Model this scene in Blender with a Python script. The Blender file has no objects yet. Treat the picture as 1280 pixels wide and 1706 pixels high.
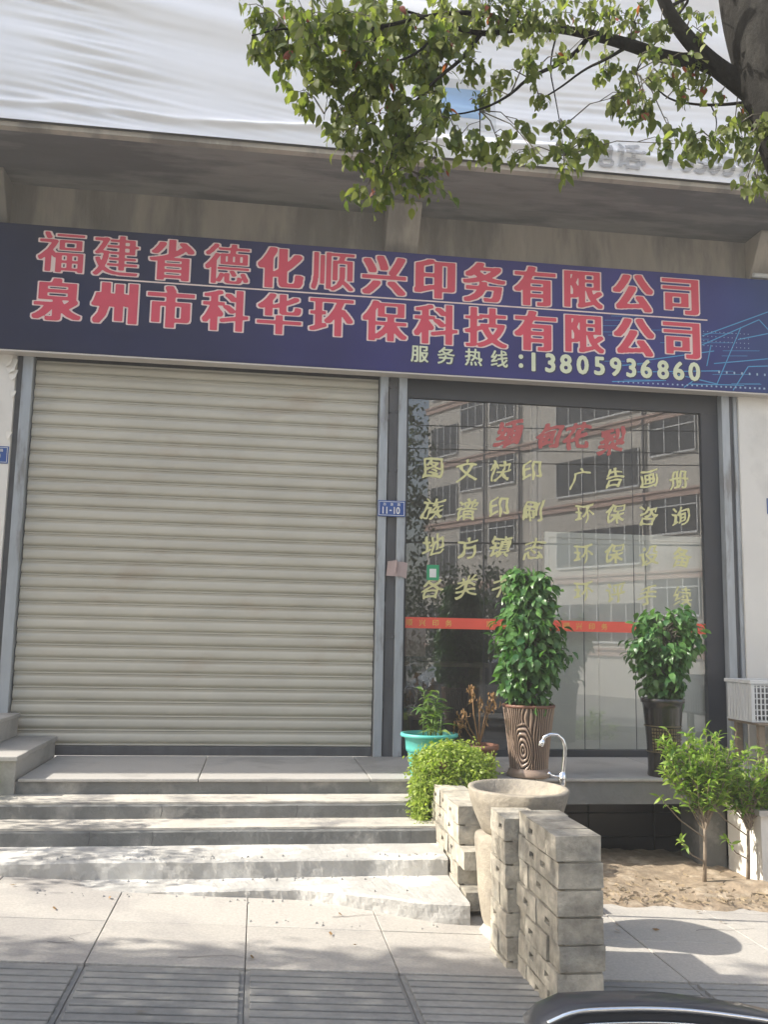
import bpy, bmesh, math, random
import numpy as np
from mathutils import Vector, Matrix, noise, Euler
R_ = math.radians
PI = math.pi
sc = bpy.context.scene
COL = sc.collection
random.seed(7)

# ------------------------------------------------------------------ camera, sky, sun, exposure
F_PX, PITCH, YAW, ROLL, EYE, DIST = 1535.0, .1369, .1323, .0199, .98, 7.9
_cy, _sy, _cp, _sp = math.cos(YAW), math.sin(YAW), math.cos(PITCH), math.sin(PITCH)
_F = Vector((_sy * _cp, _cy * _cp, _sp)); _r = Vector((_cy, -_sy, 0)); _u = _r.cross(_F)
_c, _s = math.cos(ROLL), math.sin(ROLL)
_r2 = _c * _r + _s * _u; _u2 = -_s * _r + _c * _u
CAM = Vector((0, -DIST, EYE))
cam = bpy.data.cameras.new('camera'); cam.sensor_fit = 'HORIZONTAL'; cam.sensor_width = 36
cam.lens = F_PX / 1280 * 36; cam.clip_start = .05; cam.clip_end = 2000
co = bpy.data.objects.new('camera', cam); COL.objects.link(co); sc.camera = co
M = Matrix((_r2, _u2, -_F)).transposed().to_4x4(); M.translation = CAM; co.matrix_world = M

SUN_EL, SUN_AZ = R_(40), R_(89.2)          # azimuth measured from the facade normal towards the left
w = bpy.data.worlds.new("World"); sc.world = w; w.use_nodes = True
nt = w.node_tree; bg = nt.nodes['Background']
sky = nt.nodes.new('ShaderNodeTexSky'); sky.sky_type = 'NISHITA'; sky.sun_disc = False
sky.sun_elevation = SUN_EL; sky.sun_rotation = R_(180) + SUN_AZ; sky.air_density = 1.3; sky.dust_density = 3.0; sky.ozone_density = 1.0
nt.links.new(sky.outputs[0], bg.inputs[0]); bg.inputs[1].default_value = .15
sd = Vector((-math.cos(SUN_EL) * math.sin(SUN_AZ), -math.cos(SUN_EL) * math.cos(SUN_AZ), math.sin(SUN_EL)))
sl = bpy.data.lights.new('sun', 'SUN'); sl.energy = 4.6; sl.angle = R_(.55); sl.color = (1, .94, .83)
so = bpy.data.objects.new('sun', sl); COL.objects.link(so); so.rotation_euler = sd.to_track_quat('Z', 'Y').to_euler(); so.location = (-20, -5, 20)
sc.view_settings.view_transform = 'Standard'; sc.view_settings.look = 'None'; sc.view_settings.gamma = 1
sc.view_settings.use_curve_mapping = False; sc.view_settings.exposure = 1.22
VEIL = .008
sc.cycles.max_bounces = 7; sc.cycles.transparent_max_bounces = 12; sc.cycles.volume_bounces = 0
sc.cycles.use_denoising = True; sc.cycles.sample_clamp_indirect = 6

# ------------------------------------------------------------------ helpers
def P(px, py, Y):
    """point seen at photo pixel (px,py) at depth plane Y, used to read sizes off the photograph"""
    d = _F + _r2 * ((px - 640) / F_PX) - _u2 * ((py - 853) / F_PX)
    t = (Y - CAM.y) / d.y
    return CAM + d * t
def zg(x): return -.47 - .055 * max(-12, min(12, x))

class MB:
    def __init__(s): s.v = []; s.f = []; s.sm = []
    def add(s, vs, fs, smooth=False):
        b = len(s.v); s.v += [tuple(v) for v in vs]
        for f in fs: s.f.append(tuple(b + i for i in f)); s.sm.append(smooth)
        return s
    def box(s, x0, x1, y0, y1, z0, z1):
        vs = [(x, y, z) for z in (z0, z1) for y in (y0, y1) for x in (x0, x1)]
        return s.add(vs, [(0, 2, 3, 1), (4, 5, 7, 6), (0, 1, 5, 4), (2, 6, 7, 3), (0, 4, 6, 2), (1, 3, 7, 5)])
    def tube(s, pts, rad, n=8, cap=True, smooth=True):
        pts = [Vector(p) for p in pts]
        if not hasattr(rad, '__len__'): rad = [rad] * len(pts)
        vs = []; up = Vector((.13, .27, .95))
        for i, p in enumerate(pts):
            t = (pts[min(i + 1, len(pts) - 1)] - pts[max(i - 1, 0)]).normalized()
            a = t.cross(up)
            if a.length < .1: a = t.cross(Vector((1, 0, 0)))
            a.normalize(); b = t.cross(a)
            for k in range(n):
                q = 2 * PI * k / n; vs.append(p + (a * math.cos(q) + b * math.sin(q)) * rad[i])
        fs = [(i * n + k, i * n + (k + 1) % n, (i + 1) * n + (k + 1) % n, (i + 1) * n + k) for i in range(len(pts) - 1) for k in range(n)]
        s.add(vs, fs, smooth)
        if cap:
            b = len(s.v) - len(vs)
            s.f.append(tuple(b + k for k in range(n))[::-1]); s.sm.append(False)
            s.f.append(tuple(b + (len(pts) - 1) * n + k for k in range(n))); s.sm.append(False)
        return s
    def lathe(s, prof, n=32, c=(0, 0, 0), sx=1, sy=1, smooth=True, disp=None):
        vs = []
        for r, z in prof:
            for k in range(n):
                q = 2 * PI * k / n; rr = r + (disp(q, z, r) if disp else 0)
                vs.append((c[0] + rr * math.cos(q) * sx, c[1] + rr * math.sin(q) * sy, c[2] + z))
        fs = [(i * n + k, i * n + (k + 1) % n, (i + 1) * n + (k + 1) % n, (i + 1) * n + k) for i in range(len(prof) - 1) for k in range(n)]
        return s.add(vs, fs, smooth)
    def quad(s, a, b, c, d): return s.add([a, b, c, d], [(0, 1, 2, 3)])
    def prism(s, poly, a0, a1, axis='x'):
        """polygon of 2D points extruded along an axis"""
        n = len(poly)
        mk = {'x': lambda p, a: (a, p[0], p[1]), 'y': lambda p, a: (p[0], a, p[1]), 'z': lambda p, a: (p[0], p[1], a)}[axis]
        vs = [mk(p, a0) for p in poly] + [mk(p, a1) for p in poly]
        fs = [(i, (i + 1) % n, n + (i + 1) % n, n + i) for i in range(n)] + [tuple(range(n))[::-1], tuple(range(n, 2 * n))]
        return s.add(vs, fs)
    def mesh(s, name, mat=None, off=(0, 0, 0), bevel=0, recalc=True):
        me = bpy.data.meshes.new(name)
        me.from_pydata([(v[0] - off[0], v[1] - off[1], v[2] - off[2]) for v in s.v], [], s.f)
        me.polygons.foreach_set('use_smooth', s.sm)
        if bevel or recalc:
            bm = bmesh.new(); bm.from_mesh(me)
            if recalc: bmesh.ops.recalc_face_normals(bm, faces=bm.faces)
            if bevel: bmesh.ops.bevel(bm, geom=[e for e in bm.edges if len(e.link_faces) == 2 and e.calc_face_angle(0) > .6], offset=bevel, segments=1, affect='EDGES', clamp_overlap=True)
            bm.to_mesh(me); bm.free()
        if mat: me.materials.append(mat)
        me.update(); return me
    def build(s, name, mat=None, parent=None, bevel=0, recalc=True):
        off = parent_loc(parent)
        return link(name, s.mesh(name, mat, off, bevel, recalc), parent)

def parent_loc(p):
    l = Vector((0, 0, 0))
    while p is not None: l = l + p.location; p = p.parent
    return l
def link(name, data, parent=None, loc=None, rot=None):
    o = bpy.data.objects.new(name, data); COL.objects.link(o); o.parent = parent
    if loc is not None: o.location = Vector(loc) - parent_loc(parent)
    if rot is not None: o.rotation_euler = rot
    return o
def thing(name, label, cat, loc=(0, 0, 0), group=None):
    o = bpy.data.objects.new(name, None); COL.objects.link(o); o.location = loc
    o.empty_display_size = .1; return tag(o, label, cat, group)
def tag(o, label=None, cat=None, group=None, kind=None):
    if label: o['label'] = label
    if cat: o['category'] = cat
    if group: o['group'] = group
    if kind: o['kind'] = kind
    return o

# ------------------------------------------------------------------ materials
def mat(name, col, rough=.7, var=.12, scale=4.0, bump=.1, bscale=60.0, metal=0, spec=.5, col2=None, c2amt=0.0, c2scale=2.0, stretch=(1, 1, 1), coat=0, c2edge=.12):
    m = bpy.data.materials.new(name); m.use_nodes = True; nt = m.node_tree; N = nt.nodes; L = nt.links
    b = N['Principled BSDF']; b.inputs['Roughness'].default_value = rough; b.inputs['Metallic'].default_value = metal
    b.inputs['Specular IOR Level'].default_value = spec; b.inputs['Coat Weight'].default_value = coat
    g = N.new('ShaderNodeNewGeometry'); mp = N.new('ShaderNodeMapping'); mp.inputs['Scale'].default_value = stretch
    L.new(g.outputs['Position'], mp.inputs[0])
    def nz(sca, det=6, ro=.6):
        n = N.new('ShaderNodeTexNoise'); n.inputs['Scale'].default_value = sca; n.inputs['Detail'].default_value = det; n.inputs['Roughness'].default_value = ro
        L.new(mp.outputs[0], n.inputs['Vector']); return n
    n1 = nz(scale); mr = N.new('ShaderNodeMapRange'); L.new(n1.outputs[0], mr.inputs[0])
    mr.inputs[1].default_value = .3; mr.inputs[2].default_value = .7; mr.inputs[3].default_value = 1 - var; mr.inputs[4].default_value = 1 + var
    base = N.new('ShaderNodeMix'); base.data_type = 'RGBA'; base.inputs[6].default_value = (*col, 1); base.inputs[7].default_value = (*(col2 or col), 1); base.inputs[0].default_value = 0
    if col2:
        n2 = nz(c2scale); rr = N.new('ShaderNodeMapRange'); rr.inputs[1].default_value = 1 - c2amt - .25 * 0 - c2edge + .0; rr.inputs[2].default_value = 1 - c2amt + c2edge
        mm = N.new('ShaderNodeMapRange'); mm.inputs[1].default_value = .25; mm.inputs[2].default_value = .75; L.new(n2.outputs[0], mm.inputs[0]); L.new(mm.outputs[0], rr.inputs[0]); L.new(rr.outputs[0], base.inputs[0])
    oi = N.new('ShaderNodeObjectInfo'); om = N.new('ShaderNodeMapRange'); L.new(oi.outputs['Random'], om.inputs[0]); om.inputs[3].default_value = 1 - var * .4; om.inputs[4].default_value = 1 + var * .4
    mu = N.new('ShaderNodeMath'); mu.operation = 'MULTIPLY'; L.new(mr.outputs[0], mu.inputs[0]); L.new(om.outputs[0], mu.inputs[1])
    vm = N.new('ShaderNodeVectorMath'); vm.operation = 'SCALE'; L.new(base.outputs[2], vm.inputs[0]); L.new(mu.outputs[0], vm.inputs[3])
    L.new(vm.outputs[0], b.inputs['Base Color'])
    n3 = nz(bscale, 8, .65)
    r2 = N.new('ShaderNodeMapRange'); L.new(n1.outputs[0], r2.inputs[0]); r2.inputs[3].default_value = rough * .8; r2.inputs[4].default_value = min(1, rough * 1.2); L.new(r2.outputs[0], b.inputs['Roughness'])
    if bump:
        bp = N.new('ShaderNodeBump'); bp.inputs['Strength'].default_value = bump; bp.inputs['Distance'].default_value = .01
        L.new(n3.outputs[0], bp.inputs['Height']); L.new(bp.outputs[0], b.inputs['Normal'])
    m['_'] = 1
    return m
def leafmat(name, c1, c2, trans=.35, rough=.4, third=None):
    m = bpy.data.materials.new(name); m.use_nodes = True; nt = m.node_tree; N = nt.nodes; L = nt.links
    b = N['Principled BSDF']; b.inputs['Roughness'].default_value = rough; out = N['Material Output']
    g = N.new('ShaderNodeNewGeometry'); mx = N.new('ShaderNodeMix'); mx.data_type = 'RGBA'
    mx.inputs[6].default_value = (*c1, 1); mx.inputs[7].default_value = (*c2, 1)
    L.new(g.outputs['Random Per Island'], mx.inputs[0])
    oi = N.new('ShaderNodeObjectInfo'); ad = N.new('ShaderNodeMath'); ad.operation = 'ADD'; L.new(oi.outputs['Random'], ad.inputs[0]); L.new(g.outputs['Random Per Island'], ad.inputs[1])
    fr = N.new('ShaderNodeMath'); fr.operation = 'FRACT'; L.new(ad.outputs[0], fr.inputs[0]); L.new(fr.outputs[0], mx.inputs[0])
    src = mx.outputs[2]
    if third:
        m3 = N.new('ShaderNodeMix'); m3.data_type = 'RGBA'; m3.inputs[7].default_value = (*third, 1); L.new(src, m3.inputs[6])
        gt = N.new('ShaderNodeMath'); gt.operation = 'GREATER_THAN'; gt.inputs[1].default_value = .988; L.new(fr.outputs[0], gt.inputs[0]); L.new(gt.outputs[0], m3.inputs[0]); src = m3.outputs[2]
    L.new(src, b.inputs['Base Color'])
    t = N.new('ShaderNodeBsdfTranslucent'); hs = N.new('ShaderNodeVectorMath'); hs.operation = 'MULTIPLY'; hs.inputs[1].default_value = (1.5, 1.7, .7); L.new(src, hs.inputs[0]); L.new(hs.outputs[0], t.inputs[0])
    ms = N.new('ShaderNodeMixShader'); ms.inputs[0].default_value = trans; L.new(b.outputs[0], ms.inputs[1]); L.new(t.outputs[0], ms.inputs[2]); L.new(ms.outputs[0], out.inputs[0])
    return m
def flat(name, col, rough=.5, spec=.5): return mat(name, col, rough, .05, 6, 0, spec=spec)

m_shutter = mat('shutter_paint', (.475, .455, .39), .5, .08, 1.6, .08, 90, col2=(.43, .385, .315), c2amt=.26, c2scale=1.3, stretch=(1, 1, 2.2))
m_alu = mat('aluminium_rail', (.36, .39, .42), .5, .12, 5, .06, 80, metal=.25, stretch=(3, 3, .6), col2=(.22, .22, .22), c2amt=.3, c2scale=3)
m_dark = mat('dark_frame', (.028, .033, .045), .45, .1)
m_darkpost = mat('grimy_dark_post', (.085, .088, .095), .7, .25, 6, .1, stretch=(2, 2, .5))
m_conc = mat('stained_concrete', (.38, .345, .30), .9, .22, 1.3, .5, 25, stretch=(2.2, 1, .5), col2=(.23, .215, .195), c2amt=.45, c2scale=1.1)
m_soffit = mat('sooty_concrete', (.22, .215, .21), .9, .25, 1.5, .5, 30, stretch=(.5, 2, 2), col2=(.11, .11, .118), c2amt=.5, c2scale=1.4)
m_plaster = mat('white_plaster', (.70, .68, .64), .85, .05, 1.0, .15, 40, col2=(.58, .56, .52), c2amt=.3, c2scale=.9)
m_granite = mat('granite_slab', (.40, .385, .365), .6, .10, 60, .06, 120, col2=(.30, .29, .275), c2amt=.35, c2scale=1.5)
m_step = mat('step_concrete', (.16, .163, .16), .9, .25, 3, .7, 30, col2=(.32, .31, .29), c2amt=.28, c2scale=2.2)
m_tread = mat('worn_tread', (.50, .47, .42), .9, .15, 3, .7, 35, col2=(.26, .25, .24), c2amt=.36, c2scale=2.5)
m_white_cem = mat('smeared_white_cement', (.40, .39, .37), .95, .12, 5, .8, 30, col2=(.58, .565, .53), c2amt=.42, c2scale=2.6, c2edge=.07)
m_pave = mat('paving_granite', (.43, .405, .37), .8, .16, 70, .25, 160, col2=(.35, .33, .31), c2amt=.4, c2scale=1.1)
m_tact = mat('ribbed_paving', (.28, .275, .262), .8, .12, 30, .2, 140, col2=(.22, .22, .215), c2amt=.4, c2scale=1.6)
m_joint = mat('joint_grit', (.27, .255, .235), .95, .2, 8, .3)
m_brick = mat('grey_block', (.42, .385, .32), .95, .38, 14, 1.0, 60, col2=(.30, .285, .25), c2amt=.35, c2scale=5)
m_stone = mat('carved_stone', (.35, .31, .25), .9, .2, 9, .8, 45, col2=(.26, .235, .20), c2amt=.4, c2scale=4)
m_soil = mat('dry_soil', (.31, .24, .17), .95, .3, 14, 1.0, 40, col2=(.44, .36, .27), c2amt=.35, c2scale=9)
m_asph = mat('asphalt', (.055, .055, .057), .9, .15, 20, .4, 200)
m_ground = mat('ground_concrete', (.24, .23, .21), .9, .15, 3, .2)
m_void = mat('dark_glazed_tile', (.018, .021, .03), .35, .2, 4, .03)
m_bark = mat('tree_bark', (.022, .021, .02), .95, .3, 7, 1.2, 28, spec=.08, stretch=(1, 1, .6), col2=(.045, .043, .04), c2amt=.3, c2scale=4)
m_twig = mat('twig_bark', (.10, .09, .07), .85, .2, 10, .2)
m_chrome = mat('chrome', (.85, .86, .88), .12, .02, 5, 0, metal=1)
m_blk = mat('black_glaze', (.016, .015, .015), .22, .2, 8, .05, coat=.5)
m_gold = mat('bronze_relief', (.11, .085, .04), .45, .2, 30, .1)
m_teal = mat('teal_plastic', (.09, .42, .38), .45, .06, 3, .02)
m_redbrown = mat('brown_plastic', (.16, .075, .05), .5, .1)
m_whplast = mat('white_plastic', (.62, .63, .63), .45, .05)
m_wood = mat('old_wood', (.24, .19, .14), .8, .2, 6, .2, stretch=(1, 1, 6))
m_leaf_tree = leafmat('tree_leaf', (.075, .11, .035), (.23, .25, .085), .5, .5, third=(.26, .07, .05))
m_leaf_pot = leafmat('glossy_leaf', (.03, .10, .03), (.12, .24, .07), .3, .36)
m_leaf_trail = leafmat('trailing_leaf', (.18, .26, .05), (.40, .46, .12), .45, .5)
m_leaf_lily = leafmat('strap_leaf', (.06, .14, .03), (.19, .27, .08), .3, .4)
m_leaf_sap = leafmat('sapling_leaf', (.10, .20, .03), (.30, .40, .08), .4, .45)
m_leaf_dead = leafmat('dead_leaf', (.20, .12, .05), (.34, .20, .10), .2, .8)
m_leaf_far = leafmat('far_leaf', (.02, .04, .015), (.05, .08, .025), .25, .5)

# ------------------------------------------------------------------ lettering (flat print): glyph outline thickened and contoured into a sheet mesh
NG = 112
_gcache = {}
def glyph_dist(ch, ax, er=0):
    """signed distance map of a character, stretched so upright strokes can grow fatter than level ones"""
    key = (ch, ax, er)
    if key in _gcache: return _gcache[key]
    c = bpy.data.curves.new('t', 'FONT'); c.body = ch; c.size = 1; c.align_x = 'CENTER'; c.align_y = 'CENTER'; c.resolution_u = 3
    o = bpy.data.objects.new('t', c); COL.objects.link(o); dg = bpy.context.evaluated_depsgraph_get()
    me = bpy.data.meshes.new_from_object(o.evaluated_get(dg)); bpy.data.objects.remove(o); bpy.data.curves.remove(c)
    v = np.array([x.co[:2] for x in me.vertices]); me.calc_loop_triangles(); t = [tuple(x.vertices) for x in me.loop_triangles]; bpy.data.meshes.remove(me)
    cx, cy = (v[:, 0].min() + v[:, 0].max()) / 2, (v[:, 1].min() + v[:, 1].max()) / 2
    v = v - [cx, cy]
    S = 1.36; g = (np.arange(NG) + .5) / NG * S - S / 2; X, Y = np.meshgrid(g, g)
    m = np.zeros((NG, NG), bool)
    for a, b, d in t:
        A, B, D = v[a], v[b], v[d]
        x0, x1 = min(A[0], B[0], D[0]), max(A[0], B[0], D[0]); y0, y1 = min(A[1], B[1], D[1]), max(A[1], B[1], D[1])
        i0, i1 = np.searchsorted(g, [x0, x1]); j0, j1 = np.searchsorted(g, [y0, y1])
        if i1 <= i0 or j1 <= j0: continue
        x, y = X[j0:j1, i0:i1], Y[j0:j1, i0:i1]
        s1 = (B[0] - A[0]) * (y - A[1]) - (B[1] - A[1]) * (x - A[0]); s2 = (D[0] - B[0]) * (y - B[1]) - (D[1] - B[1]) * (x - B[0]); s3 = (A[0] - D[0]) * (y - D[1]) - (A[1] - D[1]) * (x - D[0])
        m[j0:j1, i0:i1] |= ((s1 >= 0) & (s2 >= 0) & (s3 >= 0)) | ((s1 <= 0) & (s2 <= 0) & (s3 <= 0))
    if er:
        mm = m.copy(); mm[1:] &= m[:-1]; mm[:-1] &= m[1:]; m = mm
    h = S / NG; idx = np.arange(NG)
    DX = ((idx[:, None] - idx[None, :]) * h * ax) ** 2; DY = ((idx[:, None] - idx[None, :]) * h) ** 2
    def edt(mask):
        f = np.where(mask, 0, 1e3)
        if er:
            f = np.maximum(f[:, None, :], np.sqrt(DX)[None]).min(2)
            return np.maximum(f.T[:, None, :], np.sqrt(DY)[None]).min(2).T
        f = (f[:, None, :] + DX[None]).min(2)
        f = (f.T[:, None, :] + DY[None]).min(2).T
        return np.sqrt(f)
    d = edt(m) - edt(~m)
    k = np.array([1, 2, 1]) / 4.
    for _ in range(1 if er else 2):
        dp = np.pad(d, 1, mode='edge'); dp = k[0] * dp[:-2] + k[1] * dp[1:-1] + k[2] * dp[2:]; d = k[0] * dp[:, :-2] + k[1] * dp[:, 1:-1] + k[2] * dp[:, 2:]
    _gcache[key] = (g, d, v); return _gcache[key]
_mcache = {}
def glyph_mesh(ch, size, grow, ax, material, sx=1, brush=0, er=0):
    key = (ch, size, grow, ax, material.name, sx, brush, er)
    if key in _mcache: return _mcache[key]
    g, d, _ = glyph_dist(ch, ax, er)
    f = d - grow
    if brush:
        f = f.copy()
        for j in range(NG):
            for i in range(NG): f[j, i] += .030 * brush * noise.noise(Vector((g[i] * 5, g[j] * 5, ord(ch) * .37)))
    vs = []; fs = []; vid = {}
    def vert(k, p):
        if k not in vid: vid[k] = len(vs); vs.append(p)
        return vid[k]
    ins = f < 0
    for j in range(NG - 1):
        i = 0
        while i < NG - 1:
            c = (ins[j, i], ins[j, i + 1], ins[j + 1, i + 1], ins[j + 1, i])
            if all(c):
                i2 = i
                while i2 < NG - 1 and i2 - i < 8 and ins[j, i2 + 1] and ins[j + 1, i2 + 1]: i2 += 1
                fs.append((vert((j, i), (g[i], g[j])), vert((j, i2), (g[i2], g[j])), vert((j + 1, i2), (g[i2], g[j + 1])), vert((j + 1, i), (g[i], g[j + 1]))))
                i = i2; continue
            if any(c):
                cs = [(j, i), (j, i + 1), (j + 1, i + 1), (j + 1, i)]; poly = []
                for k in range(4):
                    a, b = cs[k], cs[(k + 1) % 4]
                    if ins[a]: poly.append(vert(a, (g[a[1]], g[a[0]])))
                    if ins[a] != ins[b]:
                        t = f[a] / (f[a] - f[b]); ek = ('e', min(a, b), max(a, b))
                        poly.append(vert(ek, (g[a[1]] + (g[b[1]] - g[a[1]]) * t, g[a[0]] + (g[b[0]] - g[a[0]]) * t)))
                if len(poly) >= 3: fs.append(tuple(poly))
            i += 1
    out = []
    for x, y in vs:
        if brush:
            xx = x + .05 * math.sin(y * 6 + ord(ch)) * brush + y * .14; yy = y + .045 * math.sin(x * 5 + ord(ch) * 1.7) * brush + x * .14; x, y = xx, yy
        out.append((x * size * sx, 0, y * size))
    me = bpy.data.meshes.new('character'); me.from_pydata(out, [], fs)
    # faces towards the street (-Y)
    me.materials.append(material); me.update()
    if me.polygons and sum(p.normal.y * p.area for p in me.polygons) > 0: me.flip_normals()
    _mcache[key] = me; return me
def char(ch, x, z, y, size, material, parent, grow=.0, ax=1, sx=1, brush=0, tilt=0, name='character', er=0):
    return link(name, glyph_mesh(ch, size, grow, ax, material, sx, brush, er), parent, (x, y, z), (0, tilt, 0))

# ------------------------------------------------------------------ ground, road, pavement
b = MB()
for xa, xb in ((-60, -12), (-12, 12), (12, 60)):
    z0, z1 = zg(xa) - .16, zg(xb) - .16
    b.quad((xa, -85, z0), (xb, -85, z1), (xb, 38, z1), (xa, 38, z0))
tag(b.build('ground', m_ground, recalc=False), kind='structure')
KERB = -5.35
b = MB(); b.quad((-12, -13.2, zg(-12) - .135), (12, -13.2, zg(12) - .135), (12, KERB - .12, zg(12) - .135), (-12, KERB - .12, zg(-12) - .135))
for s_, xa, xb in ((-1, -59, -12), (1, 12, 59)):
    b.quad((xa, -13.2, zg(xa) - .135), (xb, -13.2, zg(xb) - .135), (xb, KERB - .12, zg(xb) - .135), (xa, KERB - .12, zg(xa) - .135))
tag(b.build('road', m_asph, recalc=False), kind='structure')
def slope_box(b, x0, x1, y0, y1, t, h):
    vs = [(x, y, zg(x) + z) for z in (t - h, t) for y in (y0, y1) for x in (x0, x1)]
    b.add(vs, [(0, 2, 3, 1), (4, 5, 7, 6), (0, 1, 5, 4), (2, 6, 7, 3), (0, 4, 6, 2), (1, 3, 7, 5)])
b = MB(); slope_box(b, -12, 12, KERB, -1.0, -.022, .2); pavebed = tag(b.build('pavement', m_joint), kind='structure')
b = MB()
for i in range(24): slope_box(b, -12 + i, -12 + i + .992, KERB - .12, KERB - .004, 0.0, .2)
tag(b.build('kerb', m_granite, bevel=.008), kind='structure')
b = MB(); slope_box(b, -12, 12, -16.5, -13.2, 0.0, .2); tag(b.build('far_pavement', m_ground), kind='structure')
TP = .69
def tile_mesh(name, w_, d_, m_, ribs=False):
    b = MB(); g = .0022
    vs = []
    def sb(x0, x1, y0, y1, z0, z1):
        vs = [(x, y, -.055 * x + z) for z in (z0, z1) for y in (y0, y1) for x in (x0, x1)]
        b.add(vs, [(0, 2, 3, 1), (4, 5, 7, 6), (0, 1, 5, 4), (2, 6, 7, 3), (0, 4, 6, 2), (1, 3, 7, 5)])
    if not ribs: sb(g, w_ - g, g, d_ - g, -.04, 0)
    else:
        sb(g, w_ - g, g, d_ - g, -.04, -.014)
        n = 9; p_ = (d_ - .03) / n
        for i in range(n): sb(.022, w_ - .022, .014 + i * p_, .014 + i * p_ + p_ * .74, -.018, .002)
    return b.mesh(name, m_, bevel=.0025)
tm = {}
rows = [(-1.75, .6, 0), (-2.35, .6, 0), (-2.95, .6, 0), (-3.55, .6, 0), (-4.24, .69, 1), (-4.84, .6, 0), (-5.34, .5, 0)]
for y0, dep, rib in rows:
    k = (dep, rib)
    if k not in tm: tm[k] = tile_mesh('ribbed_tile' if rib else 'paving_tile', TP, dep, m_tact if rib else m_pave, rib)
    for i in range(-5, 9):
        x = i * TP + (0 if True else .3)
        if y0 > -2.3 and x < 6 and True:
            if x < 2: continue
            if y0 > -2.3: continue
        o = link('ribbed_tile' if rib else 'paving_tile', tm[k], pavebed, (x, y0, zg(x) + random.uniform(-.0015, .0015)))
rr = random.Random(91); bc = MB()
for x0, y0, n in ((-.9, -3.3, 14), (.45, -2.75, 10), (2.5, -2.75, 16), (-.3, -3.45, 8), (3.1, -3.3, 12)):
    p = Vector((x0, y0, 0)); a = rr.uniform(-.8, .8)
    for k in range(n):
        a += rr.gauss(0, .45); q = p + Vector((math.cos(a), math.sin(a) * .6, 0)) * .045; w_ = .0022 * (1 - k / n) + .0006
        bc.add([(p.x, p.y - w_, zg(p.x) + .0035), (q.x, q.y - w_, zg(q.x) + .0035), (q.x, q.y + w_, zg(q.x) + .0035), (p.x, p.y + w_, zg(p.x) + .0035)], [(0, 1, 2, 3)]); p = q
tag(bc.build('hairline_crack', m_darkpost, pavebed, recalc=False), kind='stuff')
# small litter: dry leaves on the pavement
bl = MB()
rr = random.Random(5)
for i in range(46):
    x = rr.uniform(-1.6, 4.2); y = rr.uniform(-4.6, -2.2)
    if 1.1 < x < 1.75 and y > -4.2: continue
    a = rr.uniform(0, 6.3); s_ = rr.uniform(.012, .03); z = zg(x) + .006
    c_, d_ = math.cos(a) * s_, math.sin(a) * s_
    bl.add([(x + c_, y + d_, z + .004), (x - d_ * .4, y + c_ * .4, z), (x - c_, y - d_, z + .006), (x + d_ * .4, y - c_ * .4, z + .008)], [(0, 1, 2, 3)])
tag(bl.build('fallen_leaves', m_leaf_dead, recalc=False), 'small dry leaves scattered on the pale pavement', 'leaves', kind='stuff')

# ------------------------------------------------------------------ terrace and steps
EDGE = -1.22
ter = thing('terrace', None, None, (0, 0, -.105)); ter['kind'] = 'structure'
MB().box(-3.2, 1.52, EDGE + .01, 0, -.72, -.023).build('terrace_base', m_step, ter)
b = MB().box(1.52, 7, EDGE + .01, 0.0, -.185, -.023); b.build('terrace_slab_edge', m_step, ter)
MB().box(3.31, 3.52, EDGE + .05, EDGE + .35, -.80, -.187).build('slab_pillar', m_step, ter)
xs = [-1.57, -.37, .83, 2.03, 3.23, 4.43, 5.63]
for i in range(6):
    MB().box(xs[i] + .003, xs[i + 1] - .003, EDGE - .01, -.001, -.022, 0).build('floor_slab', m_granite, ter, bevel=.004)
# dark recess under the terrace on the right
rec = thing('under_terrace_recess', None, None, (2.4, -.45, -.8)); rec['kind'] = 'structure'
MB().box(1.52, 7, -.42, -.36, -.9, -.19).build('recess_back', m_void, rec)
k = 0
for i in range(4):
    for j in range(3):
        MB().box(1.60 + i * .56, 1.60 + i * .56 + .552, -.45, -.425, -.76 + j * .19, -.76 + j * .19 + .184).build('glazed_tile', m_void, rec, bevel=.003)
MB().box(1.52, 7, -1.15, -.36, -1.0, -.76).build('recess_floor', m_soil, rec)
MB().tube([(1.8, -1.12, -.62), (2.3, -1.0, -.60), (2.75, -.98, -.66), (3.25, -1.0, -.685)], .007, 6).build('hose_pipe', m_darkpost, rec)

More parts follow.
